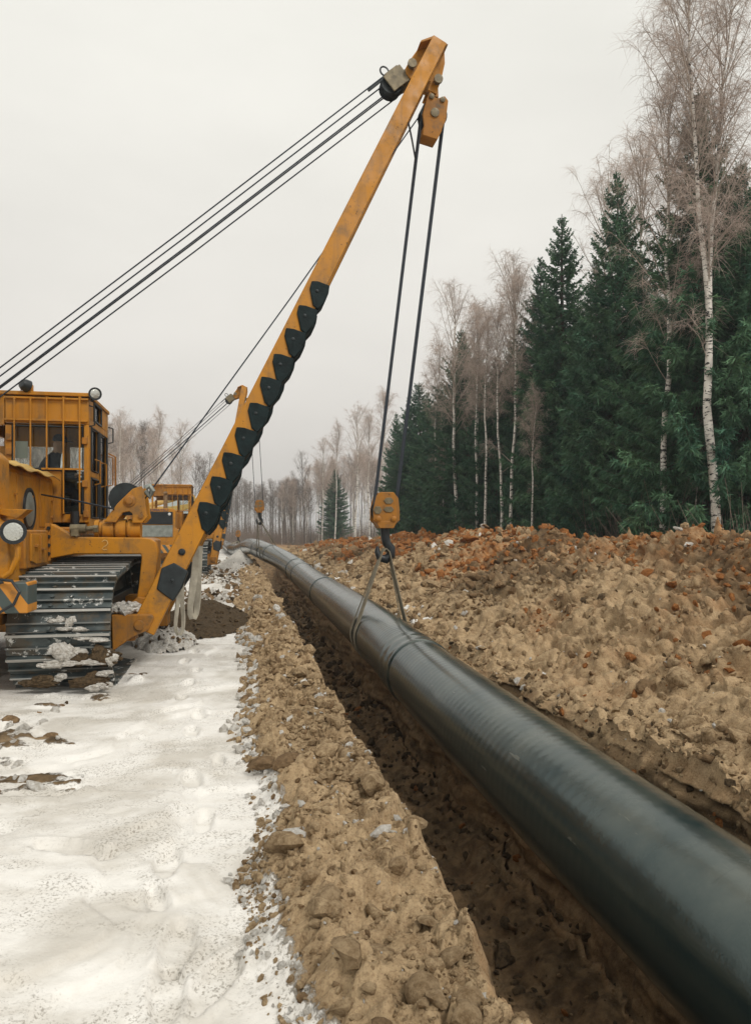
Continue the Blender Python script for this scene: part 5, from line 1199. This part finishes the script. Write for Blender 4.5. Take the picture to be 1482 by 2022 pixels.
def tree(kind, proto, px, apex, label, x=None, yc=None, group=None, h0=12.5, wide=1.0, lean=0.0, base_z=None, rz=None):
    """a tree whose stem stands in picture column px (at distance yc or in the row x) and whose top reaches row apex"""
    p = at_x(px, HY, x) if x is not None else at(px, HY, yc)
    d = p.x * ST + p.y * CT; top = CAMZ + (HY - apex) / FPX * d; bz = base_z if base_z is not None else 0.0
    s = (top - bz) / h0
    root = empty({'S': 'spruce_tree', 'B': 'birch_tree', 'G': 'bare_tree'}[kind], (p.x, p.y, bz - .05)); root.scale = (s * wide, s * wide, s)
    NTREE[0] += 1; root.rotation_euler = (lean * .3 + .012 * math.sin(NTREE[0] * 7.1), lean + .016 * math.sin(NTREE[0] * 3.7), (NTREE[0] * 2.399) % 6.283 if rz is None else rz)
    link('trunk', proto[0], root); link('crown', proto[1], root)
    tag(root, label, 'tree', group); return root

# ---- forest edge behind the bank, from the right edge of the picture to the far end
EDGE = 'trees along the forest edge'
tree('B', BIR2, 1411, -70, 'tall twin-topped birch with thick white trunk, nearest the camera', x=11.3, group=EDGE, h0=19, rz=.2)
tree('B', BIR[3], 1318, 235, 'tall slender birch between the twin-topped birch and the dark spruces', x=11.0, group=EDGE, h0=15.5)
tree('B', BIR[2], 1362, 840, 'thin leaning birch sapling between the two tall white birches', x=11.2, group=EDGE, h0=15.5, lean=.07)
tree('S', SPR[2], 1388, 172, 'tallest spruce, its tip rising behind the twin-topped birch', x=12.0, group=EDGE, wide=1.05)
tree('S', SPR[0], 1222, 335, 'tall pointed spruce with open top in front of pale birch crowns', x=12.7, group=EDGE)
tree('S', SPR[1], 1112, 420, 'slim spruce with a thin spire standing clear against the sky', x=12.6, group=EDGE, wide=1.1)
tree('S', SPR[0], 1062, 508, 'spruce with bushy dark sides, just past the slim spire', x=13.0, group=EDGE, wide=.95)
tree('S', SPR[1], 1176, 505, 'shorter spruce wedged between the slim spire and the open-topped spruce', x=12.9, group=EDGE)
tree('S', SPR[2], 1478, 305, 'broad spruce cut off by the right picture edge', x=12.6, group=EDGE)
tree('S', SPR[1], 1300, 560, 'dark spruce filling the gap behind the slender tall birch', x=13.6, group=EDGE)
tree('S', SPR[2], 1010, 655, 'broad spruce at the shoulder of the tall spruce group', x=13.0, group=EDGE)
tree('S', SPR[2], 912, 648, 'dark spruce behind the cluster of white birch trunks', x=12.4, group=EDGE, wide=1.2)
tree('S', SPR[0], 948, 690, 'spruce half hidden by the paired birch trunks', x=12.8, group=EDGE, wide=1.25)
tree('S', SPR[2], 832, 752, 'rounded dense spruce beside the falls of rope', x=12.6, group=EDGE, wide=1.35)
tree('S', SPR[1], 783, 812, 'thin-crowned spruce seen just past the falls of rope', x=12.4, group=EDGE)
tree('S', SPR[0], 868, 760, 'low spruce between the rounded spruce and the birch cluster', x=12.8, group=EDGE, wide=1.3)
tree('S', SPR[0], 975, 745, 'small spruce under the thin birch crowns', x=12.4, group=EDGE, wide=1.3)
for px, ap, x, lab, pr in ((1446, 345, 13.8, 'dark spruce close behind the twin-topped birch, towards the picture edge', 0), (1345, 455, 13.4, 'dark spruce between the two tall white birch trunks', 2), (1258, 520, 13.6, 'spruce just past the open-topped spruce, towards the slender birch', 1),
                       (1092, 585, 13.6, 'spruce filling the gap below the slim spire', 2), (1140, 600, 13.2, 'low dense spruce at the foot of the slim spire', 0), (1208, 600, 12.4, 'bushy spruce in front of the open-topped spruce', 2), (1420, 520, 12.4, 'bushy spruce right behind the thickest white trunk', 0)):
    tree('S', SPR[pr], px, ap, lab, x=x, group=EDGE)
for px, ap, x, lab, pr in ((902, 592, 11.0, 'birch with a full pale crown and forking lower limbs', 0), (936, 622, 11.0, 'straight birch, first of the close pair of trunks', 1), (943, 640, 11.3, 'straight birch, second of the close pair of trunks', 2),
                       (961, 640, 11.0, 'slim birch just past the close pair of trunks', 2), (988, 622, 11.1, 'slim birch with a narrow crown before the bushy spruce', 1), (1010, 565, 11.3, 'birch with a high feathery crown above the broad spruce', 1),
                       (853, 690, 11.0, 'crooked thin birch with a broom-like top', 2), (872, 880, 10.8, 'short thin birch stem by the crooked birch', 2), (1030, 545, 12.9, 'birch crown showing pale behind the bushy spruce', 0),
                       (1186, 375, 14.5, 'birch whose pale crown shows behind the open-topped spruce', 0), (1262, 330, 14.0, 'birch with a wide pale crown behind the slender tall birch', 3), (1048, 780, 10.8, 'thin birch stem in front of the bushy spruce', 2)):
    tree('B', BIR[pr], px, ap, lab, x=x, group=EDGE, h0=15.5)
g_ = np.random.default_rng(77)
for px, ap, x, lab, pr in ((925, 668, 11.9, 'spruce tip rising among the pale birch crowns by the close pair', 0), (985, 700, 12.2, 'spruce closing the gap between birch cluster and bushy spruce', 2), (845, 770, 11.8, 'dense spruce just behind the crooked thin birch', 1), (805, 790, 12.6, 'spruce between the two bundles of hanging rope', 0)):
    tree('S', SPR[pr], px, ap, lab, x=x, group=EDGE, wide=1.2)
for k in range(46):                                            # deeper rows
    x = 14.5 + (k % 4) * 2.0 + g_.uniform(-.6, .6); px = g_.uniform(800, 1560); d = at_x(px, HY, x); d = d.x * ST + d.y * CT
    hh = g_.uniform(8.5, 11.3); tree('S', SPR[k % 4], px, HY - (hh - CAMZ) / d * FPX, 'dark spruce deep in the wood behind the front row of trees', x=x, group='spruces deep in the wood')
ORD = ['first', 'second', 'third', 'fourth', 'fifth', 'sixth', 'seventh', 'eighth', 'ninth', 'tenth']
for k in range(10):
    px = 850 + 62 * k + g_.uniform(-15, 15); tree('S', SPR[3], px, 870 + g_.uniform(-40, 60), ('low young spruce under the forest edge, ' + ORD[k] + ' from the falls of rope'), x=12.0 + g_.uniform(0, 1.2), group='young spruces under the forest edge', wide=1.5)
# ---- middle distance: open birch wood closing the view
MID = 'open wood in the middle distance'
for px, ap, yc, lab, kind in ((700, 818, 84, 'largest bare birch of the distant wood with a full round crown', 'B'), (727, 830, 88, 'bare birch standing close beside the largest distant birch', 'B'), (662, 845, 86, 'bare birch with a wispy crown over the lone distant spruce', 'B'),
                          (636, 878, 90, 'bare birch with a crooked top in the distant wood', 'B'), (600, 905, 92, 'bare tree with a sparse round crown, outermost of the tall distant birches', 'G'), (757, 785, 78, 'pale birch crown seen through the falls of rope', 'B'), (660, 925, 92, 'lone dark spruce among the bare distant birches', 'S')):
    tree(kind, BIR[px % 4] if kind == 'B' else (GRY[1] if kind == 'G' else SPR[2]), px, ap, lab, yc=yc, group=MID, h0={'B': 15.5, 'G': 15, 'S': 12.5}[kind], wide=1.25 if kind == 'S' else 1.0)
for k in range(70):
    px = g_.uniform(555, 800); yc = g_.uniform(92, 135); ap = np.interp(px, [560, 620, 700, 800], [955, 930, 905, 880]) + g_.uniform(-14, 40); b_ = k % 3 != 0
    tree('B' if b_ else 'G', BIR[1 + k % 2] if b_ else GRY[k % 3], px, ap, 'slim bare birch in the open wood beyond the bank' if b_ else 'slim grey bare tree in the open wood beyond the bank', yc=yc, group=MID, h0=15.5 if b_ else 15)
for k in range(90):
    px = g_.uniform(412, 612); yc = g_.uniform(95, 180); ap = 952 + abs(g_.normal()) * 22
    tree('G', GRY[k % 3], px, ap, 'slender grey bare tree in the wall of trees at the far end', yc=yc, group='wall of trees at the far end', h0=15, wide=1.3)
# ---- wood behind the machines
LEFT = 'bare wood behind the machines'
for px, ap, yc, lab in ((318, 822, 62, 'tallest pale birch of the wood behind the machines'), (232, 828, 60, 'pale birch rising right beside the cab in the wood'), (268, 856, 64, 'birch standing midway between cab and winch'), (352, 850, 66, 'birch crossed by the load rope in the wood behind')):
    tree('B', BIR[px % 4], px, ap, lab, yc=yc, group=LEFT, h0=15.5)
for k in range(100):
    px = g_.uniform(-260, 420); yc = g_.uniform(64, 100); ap = np.interp(px, [-300, 200, 330, 420], [850, 850, 862, 915]) + g_.uniform(-14, 34); b_ = k % 3 == 0
    tree('B' if b_ else 'G', BIR[k % 4] if b_ else GRY[k % 3], px, ap, 'bare birch in the dense wood behind the machines' if b_ else 'grey leafless tree in the dense wood behind the machines', yc=yc, group=LEFT, h0=15.5 if b_ else 15)
# ---- scrub at the feet of the far trees
def scrub(name, label, spots, seed):
    g = np.random.default_rng(seed); n = len(spots); m = 26; i = np.repeat(np.arange(n), m); sp = np.array(spots)
    q = np.linspace(0, 1, 4); az = g.uniform(0, 6.28, len(i)); el = g.uniform(.9, 1.5, len(i)); ln = g.uniform(.5, 2.3, len(i)) * sp[i, 2]
    d = np.stack([np.cos(az) * np.cos(el), np.sin(az) * np.cos(el), np.sin(el)], -1); b0 = np.stack([sp[i, 0] + g.normal(size=len(i)) * .5, sp[i, 1] + g.normal(size=len(i)) * .5, np.zeros(len(i))], -1)
    P = b0[:, None] + d[:, None] * (ln[:, None] * q)[..., None] + np.cumsum(g.normal(scale=.05, size=(len(i), 4, 3)), 1)
    me = arr_mesh(name, [tubes_arrays(P, (.011 * (1 - .7 * q))[None] * np.ones((len(i), 1)), 3) + (0,)], [GTWIG]); o = link(name, me); tag(o, label, 'undergrowth', None, 'stuff')
sp = []
for k in range(420):
    px = g_.uniform(400, 830); yc = g_.uniform(85, 150); p = at(px, HY, yc); sp.append((p.x, p.y, g_.uniform(.8, 1.9)))
for k in range(260):
    px = g_.uniform(-200, 430); yc = g_.uniform(58, 95); p = at(px, HY, yc); sp.append((p.x, p.y, g_.uniform(.8, 1.8)))
for k in range(120):
    px = g_.uniform(760, 1500); p = at_x(px, HY, g_.uniform(10.8, 12.5)); sp.append((p.x, p.y, g_.uniform(.5, 1.4)))
scrub('undergrowth', 'leafless brushwood at the feet of the trees', sp, 5)

# ================================================================== excavator behind the second pipelayer
def excavator():
    yq = 38.0; loc = at_y(262, HY, yq); loc.z = 0; root = empty('excavator', loc); tag(root, 'pale yellow excavator arm and cylinder rising behind the smaller pipelayer', 'excavator')
    mk = lambda b, name, mat, par=None, bev=0.02: b.build(name, mat, par or root, loc, bev)
    x, y = loc.x, loc.y
    for s in (-1, 1):
        b = MB(); b.prism_y([(x - 1.9, .35), (x - 1.6, .05), (x + 1.6, .05), (x + 1.9, .35), (x + 1.6, .75), (x - 1.6, .75)], y + s * 1.1 - .28, y + s * 1.1 + .28); tr = mk(b, 'track', DARK)
        for k in range(16):
            b = MB(); b.box(x - 1.6 + k * .2, x - 1.46 + k * .2, y + s * 1.1 - .3, y + s * 1.1 + .3, .752, .79); mk(b, 'track_shoe', SHOE, tr, 0)
    b = MB(); b.cyl((x, y, .75), (x, y, .95), .6, n=20); b.prism_x([(y - 1.2, .95), (y + 1.2, .95), (y + 1.2, 1.75), (y - 1.2, 1.75)], x - 1.7, x + .9); house = mk(b, 'house', CREAM)
    b = MB(); b.prism_y([(x - .2, .98), (x + .95, .98), (x + 1.0, 1.8), (x + .7, 2.6), (x - .2, 2.6)], y - 1.25, y - .35); cb = mk(b, 'cab', CREAM)
    b = MB(); b.prism_y([(x - .1, 1.75), (x + .85, 1.75), (x + .62, 2.5), (x - .1, 2.5)], y - 1.262, y - 1.252); mk(b, 'window', GLASS, cb, 0)
    f3 = lambda X, Y: (180 + X * .216, 930 + Y * .216)
    b = MB(); b.prism_y(XZ([(300, 560), (470, 340), (520, 325), (740, 325), (960, 290), (975, 330), (740, 385), (560, 420), (420, 600)], f3, yq), yq - .2, yq + .2); bo = mk(b, 'boom', CREAM)
    b = MB(); b.prism_y(XZ([(880, 320), (905, 215), (930, 205), (975, 275), (1010, 520), (960, 540), (930, 330)], f3, yq), yq - .16, yq + .16); mk(b, 'stick', CREAM)
    b = MB(); b.cyl(at_y(*f3(520, 318), yq - .05), at_y(*f3(770, 252), yq - .05), .13, n=12); cy = mk(b, 'cylinder', CREAM, None, 0)
    b = MB(); b.cyl(at_y(*f3(770, 252), yq - .05), at_y(*f3(912, 210), yq - .05), .065, n=10); mk(b, 'piston_rod', WHITE, cy, 0)
    b = MB(); b.cyl(at_y(*f3(925, 290), yq - .2), at_y(*f3(925, 290), yq - .14), .12, n=10); mk(b, 'pin', BLACK, bo, 0)
    cu = bpy.data.curves.new('lettering', 'FONT'); cu.body = 'KO'; cu.size = .42; cu.extrude = .01; cu.materials.append(LETTER); t = bpy.data.objects.new('lettering', cu); COL.objects.link(t)
    text_to_mesh(t, bo, at_y(*f3(618, 395), yq - .215) - loc)
    b = MB(); bx = at_y(*f3(985, 530), yq); b.prism_y([(bx.x - .3, bx.z - .9), (bx.x + .3, bx.z - .6), (bx.x + .2, bx.z), (bx.x - .2, bx.z)], y - .4, y + .4); mk(b, 'bucket', DARK)
    return root
excavator()

# ================================================================== the operator in the near cab
def operator():
    J = [(-2.62, 11.06, 2.20), (-2.60, 11.05, 2.38), (-2.53, 11.02, 2.58), (-2.47, 11.0, 2.67), (-2.435, 10.98, 2.73), (-2.41, 10.97, 2.82), (-2.405, 10.965, 2.89),   # 0 pelvis .. 3 neck base, 4 neck, 5 face, 6 skull
         (-2.59, 11.13, 2.60), (-2.45, 11.20, 2.38), (-2.22, 11.10, 2.34), (-2.14, 11.06, 2.35),                       # 7-10 far arm
         (-2.50, 10.86, 2.58), (-2.40, 10.78, 2.36), (-2.20, 10.74, 2.36), (-2.12, 10.73, 2.38),                       # 11-14 near arm
         (-2.55, 11.15, 2.18), (-2.20, 11.14, 2.16), (-2.16, 11.13, 1.78), (-2.05, 11.13, 1.71),                       # far leg
         (-2.55, 10.96, 2.18), (-2.20, 10.93, 2.16), (-2.16, 10.92, 1.78), (-2.05, 10.92, 1.71),                       # near leg
         (-2.345, 10.955, 2.815)]                                                                                      # 23 nose
    E = [(0,1),(1,2),(2,3),(3,4),(4,5),(5,6),(2,7),(7,8),(8,9),(9,10),(2,11),(11,12),(12,13),(13,14),(0,15),(15,16),(16,17),(17,18),(0,19),(19,20),(20,21),(21,22),(5,23)]
    Rr = [.15, .14, .16, .075, .058, .082, .085, .075, .052, .038, .034, .075, .052, .038, .034, .09, .068, .05, .045, .09, .068, .05, .045, .016]
    for h, d in ((10, Vector((1, 0, .1))), (14, Vector((1, 0, .1)))):                     # five fingers on each hand
        p = Vector(J[h])
        for k, (oy, ln) in enumerate(((-.03, .065), (-.01, .08), (.01, .085), (.03, .075), (-.042, .045))):
            a = p + Vector((.03 if k < 4 else .0, oy, 0)); b_ = a + Vector((ln * .6, 0, .005)); c = b_ + Vector((ln * .3, 0, -ln * .45)); i = len(J)
            J += [tuple(a), tuple(b_), tuple(c)]; E += [(h, i), (i, i + 1), (i + 1, i + 2)]; Rr += [.010, .0095, .008]
    me = bpy.data.meshes.new('person'); O = Vector((-2.45, 11.0, 1.66)); me.from_pydata([tuple(Vector(j) - O) for j in J], E, [])
    o = bpy.data.objects.new('person', me); COL.objects.link(o); o.location = O
    sk = o.modifiers.new('skin', 'SKIN'); ly = me.skin_vertices[0].data if me.skin_vertices else None
    if ly is None: bm = bmesh.new(); bm.from_mesh(me); bm.verts.layers.skin.verify(); bm.to_mesh(me); bm.free(); ly = me.skin_vertices[0].data
    for k, r in enumerate(Rr): ly[k].radius = (r, r)
    ly[0].use_root = True
    ss = o.modifiers.new('sub', 'SUBSURF'); ss.levels = 2; ss.render_levels = 2
    bpy.context.view_layer.update(); dg = bpy.context.evaluated_depsgraph_get(); m2 = bpy.data.meshes.new_from_object(o.evaluated_get(dg)); o.modifiers.clear(); o.data = m2
    m2.materials.clear(); m2.materials.append(CLOTH); m2.materials.append(SKIN)
    for p in m2.polygons:
        c = p.center + O; p.material_index = 1 if (c.z > 2.70 and c.x > -2.52) or c.x > -2.16 and c.z > 2.25 else 0; p.use_smooth = True
    tag(o, 'operator in dark blue jacket and cap leaning forward in the cab', 'person')
    b = MB(); b.lathe((-2.41, 10.97, 2.86), (.1, 0, 1), [(0, .094), (.03, .098), (.07, .085), (.10, .045), (.105, .01)], 20); b.prism([(-2.34, 10.90, 2.865), (-2.25, 10.92, 2.85), (-2.24, 11.0, 2.85), (-2.34, 11.04, 2.865)], (0, 0, .012)); b.build('cap', CLOTH, o, O)
    b = MB()
    for s in (-1, 1): b.lathe((-2.42, 10.97 + s * .078, 2.815), (0, s, 0), [(0, .02), (.012, .022), (.016, .01)], 10)
    b.build('ear', SKIN, o, O)
operator()

# ================================================================== damp winter air
def haze():
    b = MB(); b.box(-480, 480, -60, 960, -3.2, 24); o = b.build('haze', [], None, (0, 0, 0), 0, 0)
    m = bpy.data.materials.new('haze_air'); m.use_nodes = True; nt = m.node_tree; nt.nodes.remove(nt.nodes['Principled BSDF'])
    v = nt.nodes.new('ShaderNodeVolumePrincipled'); v.inputs['Color'].default_value = (0.9, 0.92, 0.95, 1); v.inputs['Density'].default_value = 0.0012; v.inputs['Anisotropy'].default_value = 0.2
    nt.links.new(v.outputs[0], nt.nodes['Material Output'].inputs['Volume']); o.data.materials.clear(); o.data.materials.append(m)
    tag(o, 'thin damp air that pales the far trees', None, None, 'stuff')
haze()
SC.cycles.volume_bounces = 0; SC.cycles.volume_max_steps = 64
